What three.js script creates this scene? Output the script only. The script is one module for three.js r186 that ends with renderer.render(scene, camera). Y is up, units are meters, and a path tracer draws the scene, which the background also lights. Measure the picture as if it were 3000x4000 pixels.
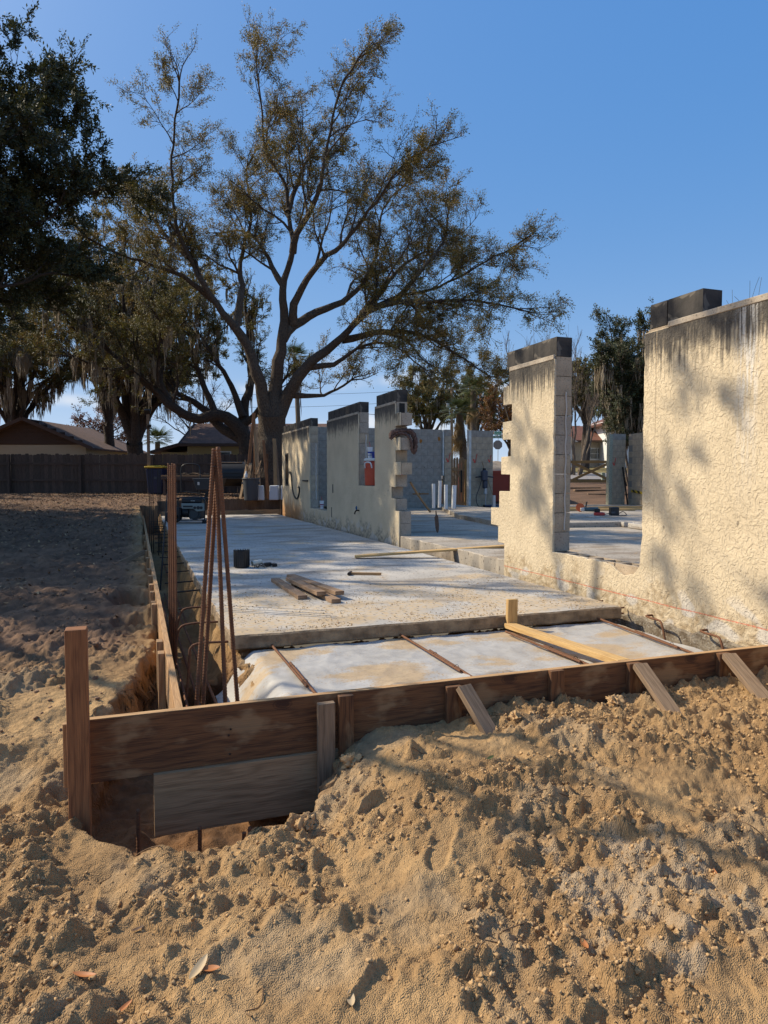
import * as THREE from 'three';
import { RoundedBoxGeometry } from 'three/addons/geometries/RoundedBoxGeometry.js';
import { mergeGeometries, mergeVertices } from 'three/addons/utils/BufferGeometryUtils.js';

// ---------------------------------------------------------------- camera, sky, sun, exposure
const scene = new THREE.Scene();
const YAW = THREE.MathUtils.degToRad(19.6);
const camera = new THREE.PerspectiveCamera(72.65, 768 / 1024, 0.05, 1500);
camera.position.set(0, 1.55, 0);
camera.rotation.order = 'YXZ';
camera.rotation.set(-Math.atan(142 / 2720), -YAW, 0);
scene.add(camera);
const renderer = new THREE.WebGLRenderer({ antialias: true });
renderer.toneMapping = THREE.LinearToneMapping;
renderer.toneMappingExposure = 1.06;
renderer.shadowMap.enabled = true;

const SUN_EL = THREE.MathUtils.degToRad(40), SUN_AZ = THREE.MathUtils.degToRad(55);   // azimuth to the left of -z
const sunDir = new THREE.Vector3(-Math.sin(SUN_AZ) * Math.cos(SUN_EL), Math.sin(SUN_EL), -Math.cos(SUN_AZ) * Math.cos(SUN_EL));
const sun = new THREE.DirectionalLight(new THREE.Color().setRGB(1.0, 0.89, 0.70), 5.0);
sun.position.copy(sunDir).multiplyScalar(70).add(new THREE.Vector3(4, 0, -12));
sun.target.position.set(4, 0, -12);
sun.castShadow = true; sun.shadow.mapSize.set(4096, 4096);
sun.shadow.camera.left = -45; sun.shadow.camera.right = 45; sun.shadow.camera.top = 45; sun.shadow.camera.bottom = -45; sun.shadow.camera.far = 200;
scene.add(sun, sun.target);

// ---------------------------------------------------------------- random numbers and noise
function rng(seed) { let a = seed >>> 0; return () => { a = (a + 0x6D2B79F5) >>> 0; let t = Math.imul(a ^ (a >>> 15), 1 | a); t = (t + Math.imul(t ^ (t >>> 7), 61 | t)) ^ t; return ((t ^ (t >>> 14)) >>> 0) / 4294967296; }; }
const R = rng(20240117);
const rr = (a, b) => a + (b - a) * R();
const clamp = (v, a = 0, b = 1) => Math.min(b, Math.max(a, v));
const lerp = (a, b, t) => a + (b - a) * t;
const ss = (a, b, v) => { const t = clamp((v - a) / (b - a)); return t * t * (3 - 2 * t); };
const PERM = new Uint8Array(1024); { const g = rng(7); const p = [...Array(256).keys()]; for (let i = 255; i > 0; i--) { const j = Math.floor(g() * (i + 1)); [p[i], p[j]] = [p[j], p[i]]; } for (let i = 0; i < 1024; i++) PERM[i] = p[i & 255]; }
const GX = new Float32Array(256), GY = new Float32Array(256); for (let i = 0; i < 256; i++) { GX[i] = Math.cos(i * 0.02454 * 5.17 + i); GY[i] = Math.sin(i * 0.02454 * 5.17 + i); }
function noise(x, y, px = 256, py = 256, s = 0) {     // gradient noise about -0.7..0.7, tileable with periods px, py
  const xi = Math.floor(x), yi = Math.floor(y), fx = x - xi, fy = y - yi;
  const m = (a, p) => ((a % p) + p) % p;
  const x0 = m(xi, px), x1 = m(xi + 1, px), y0 = m(yi, py), y1 = m(yi + 1, py);
  const h = (a, b) => PERM[(PERM[(a + s) & 255] + b) & 511];
  const u = fx * fx * fx * (fx * (fx * 6 - 15) + 10), v = fy * fy * fy * (fy * (fy * 6 - 15) + 10);
  const a = h(x0, y0), b = h(x1, y0), c = h(x0, y1), d = h(x1, y1);
  const n0 = GX[a] * fx + GY[a] * fy, n1 = GX[b] * (fx - 1) + GY[b] * fy, n2 = GX[c] * fx + GY[c] * (fy - 1), n3 = GX[d] * (fx - 1) + GY[d] * (fy - 1);
  return lerp(lerp(n0, n1, u), lerp(n2, n3, u), v) * 1.4;
}
function fbm(x, y, o = 4, px = 256, py = 256, s = 0) { let v = 0, a = 0.5, n = 0; for (let i = 0; i < o; i++) { v += a * noise(x, y, px, py, s + i * 31); n += a; a *= 0.5; x *= 2; y *= 2; px *= 2; py *= 2; if (px > 256) px = 256; if (py > 256) py = 256; } return v / n; }
function cells(x, y, s = 0) {                          // distance to the nearest jittered point, 0..~1
  const xi = Math.floor(x), yi = Math.floor(y); let d = 9;
  for (let j = -1; j < 2; j++) for (let i = -1; i < 2; i++) { const a = PERM[(PERM[(xi + i + s) & 255] + yi + j) & 255], b = PERM[a + 57]; const dx = xi + i + a / 255 - x, dy = yi + j + b / 255 - y; d = Math.min(d, dx * dx + dy * dy); }
  return Math.sqrt(d);
}

// ---------------------------------------------------------------- sky
{
  const W = 1024, Hh = 512, data = new Float32Array(W * Hh * 4), d = new THREE.Vector3();
  for (let j = 0; j < Hh; j++) for (let i = 0; i < W; i++) {
    const el = ((j + 0.5) / Hh - 0.5) * Math.PI, az = ((i + 0.5) / W - 0.5) * 2 * Math.PI;
    d.set(Math.cos(az) * Math.cos(el), Math.sin(el), Math.sin(az) * Math.cos(el));
    const up = Math.max(d.y, 0), mu = d.dot(sunDir);
    const hz = Math.exp(-up * 3.2), hz2 = Math.exp(-up * 9);
    let r = lerp(0.048, 0.21, hz), g = lerp(0.205, 0.46, hz), b = lerp(0.565, 0.79, hz);
    r = lerp(r, 0.70, hz2 * 0.8); g = lerp(g, 0.76, hz2 * 0.8); b = lerp(b, 0.83, hz2 * 0.8);
    const glow = 0.20 * Math.pow(clamp(0.5 + 0.5 * mu), 5) + 1.5 * Math.pow(clamp(mu), 13);
    r += glow * 0.95; g += glow * 0.92; b += glow * 0.84;
    if (d.y > 0 && d.y < 0.2) {                        // few small flat clouds low over the horizon
      const cx = az * 9, cy = el * 34, c = fbm(cx, cy, 5, 57, 256, 11) + 0.25 * fbm(cx * 3, cy * 2, 4, 170, 256, 5);
      const k = ss(0.16, 0.42, c) * ss(0.005, 0.05, d.y) * (1 - ss(0.10, 0.19, d.y)) * 0.75;
      r = lerp(r, 0.83, k); g = lerp(g, 0.85, k); b = lerp(b, 0.88, k);
    }
    if (d.y < 0) { const k = ss(0, -0.06, d.y); r = lerp(r, 0.16, k); g = lerp(g, 0.13, k); b = lerp(b, 0.09, k); }
    const o = (j * W + i) * 4; data[o] = r; data[o + 1] = g; data[o + 2] = b; data[o + 3] = 1;
  }
  const t = new THREE.DataTexture(data, W, Hh, THREE.RGBAFormat, THREE.FloatType);
  t.mapping = THREE.EquirectangularReflectionMapping; t.magFilter = t.minFilter = THREE.LinearFilter; t.wrapS = THREE.RepeatWrapping; t.needsUpdate = true;
  scene.background = t; scene.environment = t;
}

// ---------------------------------------------------------------- names, labels, groups
const taken = {};
function numbered(name) { const k = taken[name] = (taken[name] ?? -1) + 1; return k ? `${name}_${String(k).padStart(3, '0')}` : name; }
function tag(o, label, category, group, kind) { if (label) o.userData.label = label; if (category) o.userData.category = category; if (group) o.userData.group = group; if (kind) o.userData.kind = kind; return o; }
function thing(name, label, category, pos = [0, 0, 0], turn = 0, group) { const o = new THREE.Group(); o.name = numbered(name); o.position.set(...pos); o.rotation.y = turn; scene.add(o); return tag(o, label, category, group); }
function shadow(m) { m.castShadow = true; m.receiveShadow = true; return m; }
function part(name, geo, mat, parent, pos, rot) { const m = shadow(new THREE.Mesh(Array.isArray(geo) ? mergeAll(geo) : geo, mat)); m.name = name; if (pos) m.position.set(...pos); if (rot) m.rotation.set(...rot); parent.add(m); return m; }
function single(name, label, category, geo, mat, pos, rot, group) { const m = part(numbered(name), geo, mat, scene, pos, rot); return tag(m, label, category, group); }
function struct(name, geo, mat, pos) { const m = part(numbered(name), geo, mat, scene, pos); m.userData.kind = 'structure'; return m; }
function mergeAll(list) { const gs = list.map(g => { const q = g.index ? g.toNonIndexed() : g; const n = new THREE.BufferGeometry(); for (const k of ['position', 'normal', 'uv']) n.setAttribute(k, q.attributes[k] || new THREE.BufferAttribute(new Float32Array(q.attributes.position.count * 2), 2)); return n; }); return gs.length > 1 ? mergeGeometries(gs) : gs[0]; }
function copyOf(o, pos, turn, label) { const c = o.clone(); c.name = numbered(o.name.replace(/_\d{3}$/, '')); c.userData = { ...o.userData }; if (label) c.userData.label = label; if (pos) c.position.set(...pos); if (turn !== undefined) c.rotation.y = turn; scene.add(c); return c; }

// ---------------------------------------------------------------- geometry helpers
const V = (x, y, z) => new THREE.Vector3(x, y, z);
function boxUV(g, along) {                             // uv in metres from the face's main axis; `along` (0,1,2) is the grain axis -> u
  g = g.index ? g.toNonIndexed() : g; const p = g.attributes.position, n = g.attributes.normal, uv = new Float32Array(p.count * 2);
  for (let i = 0; i < p.count; i += 3) {
    const a = [0, 1, 2].map(k => Math.abs(n.array[i * 3 + k] + n.array[i * 3 + 3 + k] + n.array[i * 3 + 6 + k])); const ax = a.indexOf(Math.max(...a));
    let [u, v] = [0, 1, 2].filter(k => k !== ax); if (along === v || (along === undefined && u === 1 && ax !== 1)) [u, v] = [v, u];
    for (let k = 0; k < 3; k++) { uv[(i + k) * 2] = p.array[(i + k) * 3 + u]; uv[(i + k) * 2 + 1] = p.array[(i + k) * 3 + v] + ax * 0.37; }
  }
  g.setAttribute('uv', new THREE.BufferAttribute(uv, 2)); return g;
}
function rbox(w, h, d, r = 0.004, along) { const s = [w, h, d]; if (along === undefined) along = s.indexOf(Math.max(...s)); return boxUV(new RoundedBoxGeometry(w, h, d, 1, Math.min(r, w / 2.2, h / 2.2, d / 2.2)), along); }
function bx(x0, x1, y0, y1, z0, z1, r = 0.004, along) { const g = rbox(Math.abs(x1 - x0), Math.abs(y1 - y0), Math.abs(z1 - z0), r, along); g.translate((x0 + x1) / 2, (y0 + y1) / 2, (z0 + z1) / 2); return g; }
function beam(a, b, w, h, roll = 0, r = 0.003) {       // a bar with a rectangular section from point a to point b
  const A = V(...a), B = V(...b), L = A.distanceTo(B), g = rbox(L, h, w, r, 0); const x = B.clone().sub(A).normalize(); let up = Math.abs(x.y) > 0.95 ? V(0, 0, 1) : V(0, 1, 0);
  const z = x.clone().cross(up).normalize(); up = z.clone().cross(x); const m = new THREE.Matrix4().makeBasis(x, up, z); if (roll) m.multiply(new THREE.Matrix4().makeRotationX(roll));
  g.applyMatrix4(m); g.translate((A.x + B.x) / 2, (A.y + B.y) / 2, (A.z + B.z) / 2); return g;
}
function tube(pts, r, seg = 8, steps) { const c = new THREE.CatmullRomCurve3(pts.map(p => V(...p)), false, 'centripetal'); return new THREE.TubeGeometry(c, steps || Math.max(2, pts.length * 4), r, seg, false); }
function cyl(r0, r1, h, seg = 16, open = false) { return new THREE.CylinderGeometry(r0, r1, h, seg, 1, open); }
function lathe(pts, seg = 20) { return new THREE.LatheGeometry(pts.map(p => new THREE.Vector2(...p)), seg); }
function extr(poly, depth, bevel = 0) { const s = new THREE.Shape(poly.map(p => new THREE.Vector2(...p))); return new THREE.ExtrudeGeometry(s, { depth, bevelEnabled: bevel > 0, bevelSize: bevel, bevelThickness: bevel, bevelSegments: 1, curveSegments: 8 }); }
function at(g, x = 0, y = 0, z = 0, rx = 0, ry = 0, rz = 0) { if (rx) g.rotateX(rx); if (rz) g.rotateZ(rz); if (ry) g.rotateY(ry); g.translate(x, y, z); return g; }

// ---------------------------------------------------------------- textures
function texture(w, h, fn, srgb, sizeU = 1, sizeV = 1, u0 = 0, v0 = 0) {   // fn(u,v in 0..1) -> [r,g,b] linear 0..1, or a number
  const d = new Uint8Array(w * h * 4); const enc = v => { v = clamp(v); return 255 * (srgb ? (v <= 0.0031308 ? 12.92 * v : 1.055 * Math.pow(v, 1 / 2.4) - 0.055) : v); };
  for (let j = 0; j < h; j++) for (let i = 0; i < w; i++) { const c = fn((i + 0.5) / w, (j + 0.5) / h), o = (j * w + i) * 4; if (c.length) { d[o] = enc(c[0]); d[o + 1] = enc(c[1]); d[o + 2] = enc(c[2]); } else d[o] = d[o + 1] = d[o + 2] = enc(c); d[o + 3] = 255; }
  const t = new THREE.DataTexture(d, w, h, THREE.RGBAFormat); t.magFilter = THREE.LinearFilter; t.minFilter = THREE.LinearMipmapLinearFilter; t.generateMipmaps = true; t.wrapS = t.wrapT = THREE.RepeatWrapping; if (srgb) t.colorSpace = THREE.SRGBColorSpace;
  t.repeat.set(1 / sizeU, 1 / sizeV); t.offset.set(-u0 / sizeU, -v0 / sizeV); t.needsUpdate = true; return t;
}
const C = (r, g, b) => new THREE.Color().setRGB(r, g, b);
const std = o => new THREE.MeshStandardMaterial({ roughness: 0.9, ...o });
const mix3 = (a, b, t) => [lerp(a[0], b[0], t), lerp(a[1], b[1], t), lerp(a[2], b[2], t)];
const grainBump = texture(512, 512, (u, v) => 0.5 + 0.45 * fbm(u * 32, v * 32, 4, 32, 32, 3) + 0.25 * noise(u * 200, v * 200, 200, 200, 9), false, 0.5, 0.5);
const fineBump = texture(512, 512, (u, v) => 0.5 + 0.35 * fbm(u * 12, v * 12, 5, 12, 12, 41), false, 0.6, 0.6);
function woodTex(light, dark, seed, wear = 0) {
  return texture(512, 256, (u, v) => {
    const w = v * 7 + 0.55 * fbm(u * 3, v * 4, 3, 3, 4, seed) * 3, ring = 0.5 + 0.5 * Math.sin(w * 6.283), fib = fbm(u * 8, v * 90, 3, 8, 90, seed + 3);
    const kx = ((u * 2 + seed * 0.13) % 1) - 0.5, ky = v - 0.4 - 0.2 * Math.floor(u * 2), kd = Math.hypot(kx * 0.9, ky * 0.9), knot = 1 - ss(0.03, 0.085, kd + 0.012 * Math.sin(kd * 260));
    let c = mix3(light, dark, clamp(0.2 + 0.42 * ring * ring + 0.85 * fib + 0.65 * knot));
    if (wear) { const s = ss(0.08, 0.42, fbm(u * 5, v * 3, 5, 5, 3, seed + 9)); c = mix3(c, [0.40, 0.26, 0.13], s * wear); }
    return c;
  }, true, 1.3, 0.36);
}
const woodBump = texture(512, 256, (u, v) => 0.5 + 0.5 * fbm(u * 6, v * 80, 3, 6, 80, 77), false, 1.3, 0.36);
const wood = (light, dark, seed, wear, rough = 0.85) => std({ map: woodTex(light, dark, seed, wear), bumpMap: woodBump, bumpScale: 0.0015, roughness: rough });
const M = {
  formDark: wood([0.20, 0.085, 0.03], [0.055, 0.021, 0.009], 3, 0.5), formGrey: wood([0.40, 0.245, 0.125], [0.19, 0.11, 0.052], 5, 0.3), formSide: wood([0.50, 0.29, 0.13], [0.25, 0.125, 0.05], 8, 0.35),
  stakeRed: wood([0.33, 0.135, 0.048], [0.13, 0.048, 0.018], 12, 0), stakeGrey: wood([0.30, 0.20, 0.12], [0.12, 0.075, 0.042], 15, 0.35), stakeTan: wood([0.42, 0.25, 0.12], [0.2, 0.11, 0.05], 17, 0.2),
  yellowPine: wood([0.62, 0.40, 0.16], [0.40, 0.22, 0.075], 21, 0), blockWood: wood([0.32, 0.21, 0.125], [0.16, 0.08, 0.04], 25, 0.2), fence: wood([0.115, 0.076, 0.055], [0.045, 0.030, 0.023], 31, 0), gateWood: wood([0.50, 0.33, 0.18], [0.26, 0.15, 0.075], 33, 0), ash: wood([0.40, 0.24, 0.11], [0.22, 0.12, 0.05], 35, 0),
  rust: std({ map: texture(256, 256, (u, v) => mix3([0.25, 0.105, 0.042], [0.095, 0.045, 0.027], clamp(0.5 + 1.1 * fbm(u * 8, v * 8, 4, 8, 8, 50))), true, 0.3, 0.3), bumpMap: grainBump, bumpScale: 0.0006, roughness: 0.8, metalness: 0.25 }),
  darkSteel: std({ color: C(0.035, 0.026, 0.02), roughness: 0.7, metalness: 0.4 }),
  black: std({ color: C(0.012, 0.012, 0.013), roughness: 0.45 }), rubber: std({ color: C(0.014, 0.014, 0.014), roughness: 0.85 }), greyPlastic: std({ color: C(0.055, 0.062, 0.07), roughness: 0.55 }), white: std({ color: C(0.72, 0.71, 0.68), roughness: 0.5 }), silver: std({ color: C(0.45, 0.45, 0.44), roughness: 0.4, metalness: 0.5 }), red: std({ color: C(0.55, 0.045, 0.03), roughness: 0.45 }),
};

// ---------------------------------------------------------------- ground
const SLAB = 0.42, FLOOR = 0.55;
const pitPoly = [[-0.30, -3.25], [-0.36, -3.75], [-0.24, -4.3], [-0.06, -4.85], [0.05, -5.3], [0.16, -5.6], [0.70, -5.6], [0.70, -4.25], [1.3, -3.98], [1.3, -3.52], [0.98, -3.4], [0.84, -3.10], [0.66, -2.90], [0.32, -2.78], [-0.02, -2.93]];
function sdPoly(x, y, P) { let d = 1e9, s = 1; for (let i = 0, j = P.length - 1; i < P.length; j = i++) { const ex = P[j][0] - P[i][0], ey = P[j][1] - P[i][1], wx = x - P[i][0], wy = y - P[i][1], t = clamp((wx * ex + wy * ey) / (ex * ex + ey * ey)); const bx_ = wx - ex * t, by = wy - ey * t; d = Math.min(d, bx_ * bx_ + by * by); const c1 = y >= P[i][1], c2 = y < P[j][1], c3 = ex * wy > ey * wx; if ((c1 && c2 && c3) || (!c1 && !c2 && !c3)) s = -s; } return s * Math.sqrt(d); }
const depthOf = (x, z) => x * Math.sin(YAW) - z * Math.cos(YAW);
function terrain(x, z) {                               // the lie of the land without its lumps
  const q = depthOf(x, z), west = 0.2 + 0.65 * ss(8, 26, q), east = 0.40 + 0.02 * ss(10, 25, q) + 0.5 * ss(25.5, 33, q);
  let y = lerp(west, east, ss(4.3, 7.5, x)); y += 0.30 * ss(25.5, 34, q) + 0.95 * ss(34, 50, q);
  const front = 0.0 + 0.20 * ss(0.72, 1.25, x) * ss(-1.75, -3.05, z + 0.06 * Math.sin(x * 5)) - 0.05 * ss(-1.9, -1.2, z) + 0.05 * ss(1.2, 1.8, x) * ss(-2.4, -1.6, z);
  return lerp(y, front, ss(-4.7, -3.4, z - 0.5 * ss(0.3, -1.5, x) * 0));
}
const prints = [[0.42, -2.52, 0.9, 0.022], [0.73, -2.62, 0.75, 0.02], [1.02, -2.78, 0.2, 0.018], [0.26, -2.05, 1.3, 0.018], [0.92, -2.08, 0.35, 0.022], [1.32, -2.98, 0.15, 0.03], [2.03, -3.02, -0.5, 0.02], [1.52, -2.62, 0.5, 0.025], [1.25, -1.72, 1.5, 0.018], [0.62, -1.86, 2.4, 0.02], [0.02, -2.36, 0.7, 0.015], [2.35, -2.75, 0.4, 0.025], [1.1, -2.42, 2.2, 0.022], [1.75, -2.3, 0.6, 0.028], [-0.55, -3.1, 0.9, 0.02], [-0.75, -4.1, 0.2, 0.03], [-0.5, -4.9, -0.3, 0.03], [-0.9, -5.4, 0.5, 0.03], [2.75, -2.95, 1.0, 0.025], [0.3, -1.7, 0.2, 0.02], [1.9, -1.9, 0.3, 0.03], [-0.2, -2.7, 1.6, 0.018]];
const crumb = (x, z) => ss(-0.20, 0.16, fbm(x * 1.15 + 9, z * 1.15, 4, 256, 256, 61) + 0.20 * ss(1.2, 2.4, x) + 0.05);
function H(x, z, lod = 0.01, bare = false) {
  let y = terrain(x, z); const near = ss(-7.5, -4.5, z), rough = 0.55 + 0.45 * near;
  y += 0.050 * fbm(x * 0.9, z * 0.9, 3, 256, 256, 1) * rough;
  if (z > -30 && x > -14) {
    const c = crumb(x, z);
    const inYard = 1 - ss(-0.2, 0.3, x);
    y += 0.048 * fbm(x * 2.0 + 3, z * 2.0, 3, 256, 256, 5) * rough * (0.6 + 0.6 * inYard);
    const rg = 1 - Math.abs(noise(x * 2.3 + z * 1.1, z * 2.6 - x * 0.6, 256, 256, 19)) * 2.4; y += 0.020 * clamp(rg) * rough;
    if (lod < 0.12) {
      y += 0.030 * fbm(x * 5.5, z * 5.5, 3, 256, 256, 23) * (0.35 + 0.75 * c) * (1 + inYard);
      const r2 = 1 - Math.abs(noise(x * 6.5, z * 6.5, 256, 256, 29)) * 2.2; y += 0.014 * clamp(r2) * (0.15 + c); y += (0.018 * ss(-0.07, 0.07, noise(x * 3.1 + 0.12 * noise(x * 14, z * 14), z * 3.1 + 5, 256, 256, 131)) + 0.012 * ss(-0.08, 0.08, noise(x * 7.3 + 2, z * 7.3 + 0.2 * noise(x * 25, z * 25), 256, 256, 137))) * (0.25 + 0.75 * c) * (0.5 + 0.5 * near);
      // wheel ruts across the yard on the left
      const t = (x + 0.55 * z + 5.9) * 5.2 + 0.5 * noise(x * 1.3, z * 1.3), k = ss(-0.25, -0.9, x) * ss(-11, -8.5, z) * (1 - ss(-5.2, -4.2, z)); y += 0.03 * k * Math.sin(t * 2.1) * (0.6 + 0.4 * Math.sin(t * 7));
    }
    if (lod < 0.05) {
      y += 0.024 * fbm(x * 15, z * 15, 2, 256, 256, 37) * (0.40 + 1.0 * c);
      const k1 = cells(x * 17, z * 17, 3); y += 0.030 * (0.55 - k1) * c * ss(0.1, 0.5, c);
      if (lod < 0.025) { y += 0.015 * (0.5 - cells(x * 36, z * 36, 13)) * (0.28 + 1.0 * c); y += 0.006 * noise(x * 60, z * 60, 256, 256, 71); }
      if (!bare) for (const pr of prints) { const [fx, fz, a, dp] = pr;
        const dx = x - fx, dz = z - fz; if (dx * dx + dz * dz > 0.06) continue;
        const u = (dx * Math.cos(a) + dz * Math.sin(a)) / 0.145, v = (-dx * Math.sin(a) + dz * Math.cos(a)) / (0.052 - 0.012 * Math.cos(u * 3.1)), e = Math.hypot(u, v * 0.96), inn = 1 - ss(0.82, 1.0, e);
        if (inn > 0) y = lerp(y, (pr[4] ??= (H(fx, fz, 0.06, true) + H(fx + 0.06, fz + 0.04, 0.06, true) + H(fx - 0.06, fz - 0.04, 0.06, true)) / 3) + (terrain(x, z) - terrain(fx, fz)) - dp * 0.5 + 0.0028 * Math.sin(u * 26 + Math.abs(v) * 3) * ss(0.1, -0.2, noise(x * 9, z * 9)) + 0.004 * v + 0.003 * noise(x * 30, z * 30), inn);
        else y += 0.005 * (1 - ss(1.0, 1.5, e)) * (1 + noise(x * 30, z * 30));
      }
    }
  }
  // excavation: corner pit, footing trench by the side form, holes under the form
  const wob = 0.05 * noise(x * 4, z * 4, 256, 256, 45) + 0.03 * noise(x * 11, z * 11, 256, 256, 47);
  if (z < -2.6 && z > -22.5 && x > -1.2 && x < 4.4) {
    const wall = 0.035 * fbm(x * 9, (z + y) * 9, 3, 256, 256, 48);
    let dep = -(sdPoly(x, z, pitPoly) + wob * 0.7); let b = -0.26 + wob;
    if (dep > 0) y = lerp(y, Math.min(y, b + wall * 0.6), ss(0, 0.13, dep));
    dep = Math.min(x - 0.10, 0.68 - x, z + 20.9, -5.2 - z) + wob * 0.9; if (dep > 0) y = lerp(y, Math.min(y, -0.10 + wob), ss(0, 0.14, dep));
    for (const [hx, hz, hr, hd] of [[0.02, -8.1, 0.42, 0.34], [-0.05, -6.8, 0.3, 0.16]]) { const e = Math.hypot((x - hx) * 1.0, (z - hz) * 0.8); y -= hd * (1 - ss(hr * 0.45, hr, e + wob)); }
    const gap = Math.min(x - 0.72, 4.15 - x, z + 4.3, -3.55 - z) + wob * 0.3; if (gap > 0) y = Math.min(y, lerp(y, 0.04, ss(0, 0.15, gap)));
    if (x > 0.6 && z < -4.7) y = Math.min(y, lerp(y, 0.26, ss(0.55, 0.72, x)));
    if (x > 3.85 && z < -3.5) y = Math.min(y, 0.16 + wob * 0.8 + 0.06 * ss(-4.6, -3.6, z));
  }
  return y;
}
{
  const grow = (a, dir, s, g, smax, end) => { const o = []; let v = a; while (dir * (end - v) > 0) { v += dir * s; o.push(v); s = Math.min(s * g, smax); } return o; };
  const fine = (a, b, s) => { const n = Math.round((b - a) / s); return [...Array(n + 1).keys()].map(i => a + (b - a) * i / n); };
  const xs = [...grow(-1.5, -1, 0.012, 1.02, 0.085, -10).reverse(), ...fine(-1.5, 4.1, 0.0112), ...grow(4.1, 1, 0.05, 1.12, 1.2, 40)];
  for (let v = xs[0], s = 0.2; v > -420;) { s *= 1.25; v -= s; xs.unshift(v); } for (let v = xs[xs.length - 1], s = 1.5; v < 420;) { s *= 1.25; v += s; xs.push(v); }
  const zs = [...grow(-5.0, -1, 0.012, 1.016, 0.11, -29.5).reverse(), ...fine(-5.0, -1.25, 0.0112), ...grow(-1.25, 1, 0.03, 1.15, 2, 20)];
  for (let v = zs[0], s = 0.2; v > -430;) { s *= 1.22; v -= s; zs.unshift(v); } for (let v = zs[zs.length - 1], s = 2; v < 300;) { s *= 1.3; v += s; zs.push(v); }
  const nx = xs.length, nz = zs.length, pos = new Float32Array(nx * nz * 3), col = new Float32Array(nx * nz * 3), uv = new Float32Array(nx * nz * 2), idx = [];
  for (let j = 0; j < nz; j++) for (let i = 0; i < nx; i++) {
    const x = xs[i], z = zs[j], o = j * nx + i, lod = Math.max(i ? x - xs[i - 1] : 1, j ? z - zs[j - 1] : 1);
    const y = H(x, z, lod); let jx = 0, jz = 0; if (z < -2.7 && z > -6 && x > -0.7 && x < 1.3) { const e = -sdPoly(x, z, pitPoly), k = ss(-0.02, 0.04, e) * (1 - ss(0.10, 0.2, e)); if (k > 0) { jx = 0.05 * k * noise(z * 9 + y * 5, y * 17, 256, 256, 53); jz = 0.05 * k * noise(x * 9 + y * 5, y * 17, 256, 256, 59); } } pos[o * 3] = x + jx; pos[o * 3 + 1] = y; pos[o * 3 + 2] = z + jz; uv[o * 2] = x; uv[o * 2 + 1] = z;
    const c = crumb(x, z), q = depthOf(x, z), big = fbm(x * 0.8 + 4, z * 0.8, 4, 256, 256, 91), mid = fbm(x * 4, z * 4, 3, 256, 256, 95);
    let k = mix3([0.58, 0.365, 0.165], [0.37, 0.22, 0.095], clamp(0.45 * c + 0.5 + 1.0 * big + 0.6 * mid));
    k = mix3(k, [0.42, 0.31, 0.19], 0.5 * ss(0.05, 0.3, fbm(x * 1.7, z * 1.7 + 7, 4, 256, 256, 99)));                  // greyer drier drifts
    const yard = ss(0.15, -0.25, x) * ss(-4.6, -6.2, z + 0.5 * big); k = mix3(k, mix3([0.25, 0.145, 0.083], [0.13, 0.072, 0.040], clamp(0.5 + 1.4 * mid + big)), Math.max(yard, ss(-19.5, -21.5, z)));   // darker loam of the yard
    const lime = ss(0.22, 0.06, Math.hypot((x - 1.72) * 0.8, z + 1.98) - 0.08 + 0.55 * fbm(x * 7, z * 7, 4, 256, 256, 103)); k = mix3(k, [0.60, 0.53, 0.41], 0.3 * lime * ss(-0.15, 0.25, mid + big));
    const pit = ss(-0.02, 0.10, -(sdPoly(x, z, pitPoly)) + 0.06 * mid); if (z < -2.5 && z > -6 && x < 1.5 && x > -1) k = mix3(k, mix3([0.30, 0.15, 0.06], [0.17, 0.085, 0.035], clamp(0.5 + 1.6 * mid)), pit);   // damp orange subsoil in the cut
    const lawn = ss(33.5, 35, q + big) ; k = mix3(k, mix3([0.30, 0.22, 0.085], [0.17, 0.15, 0.05], clamp(0.5 + 1.5 * fbm(x, z, 4, 256, 256, 107))), lawn);
    col[o * 3] = k[0]; col[o * 3 + 1] = k[1]; col[o * 3 + 2] = k[2];
  }
  const ix = i => i; const hidden = (x0, x1, z0, z1) => (x0 > 4.4 && x1 < 15.6 && z0 > -19.6 && z1 < -0.5) || (x0 > 0.95 && x1 < 3.7 && z0 > -19.5 && z1 < -5.2);
  for (let j = 0; j < nz - 1; j++) for (let i = 0; i < nx - 1; i++) { if (hidden(xs[i], xs[i + 1], zs[j], zs[j + 1])) continue; const a = j * nx + i, b = a + 1, c = a + nx, d = c + 1; idx.push(a, c, b, b, c, d); }
  const g = new THREE.BufferGeometry(); g.setAttribute('position', new THREE.BufferAttribute(pos, 3)); g.setAttribute('uv', new THREE.BufferAttribute(uv, 2)); g.setAttribute('color', new THREE.BufferAttribute(col, 3)); g.setIndex(idx); g.computeVertexNormals();
  const sandTex = texture(1024, 1024, (u, v) => { const a = fbm(u * 24, v * 24, 5, 24, 24, 111), s = noise(u * 256, v * 256, 256, 256, 113), k = 0.86 + 0.32 * a + 0.20 * s + (s > 0.52 ? -0.25 : 0); return [k, k * 0.985, k * 0.96]; }, true, 1.13, 1.13);
  const sandBump = texture(1024, 1024, (u, v) => 0.5 + 0.3 * fbm(u * 60, v * 60, 3, 60, 60, 121) + 0.3 * noise(u * 230, v * 230, 230, 230, 123), false, 0.83, 0.83);
  const ground = struct('ground', g, std({ vertexColors: true, map: sandTex, bumpMap: sandBump, bumpScale: 0.011, roughness: 1 }));
  ground.castShadow = true;
  console.log('ground', nx, nz, idx.length / 3);
}
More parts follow.
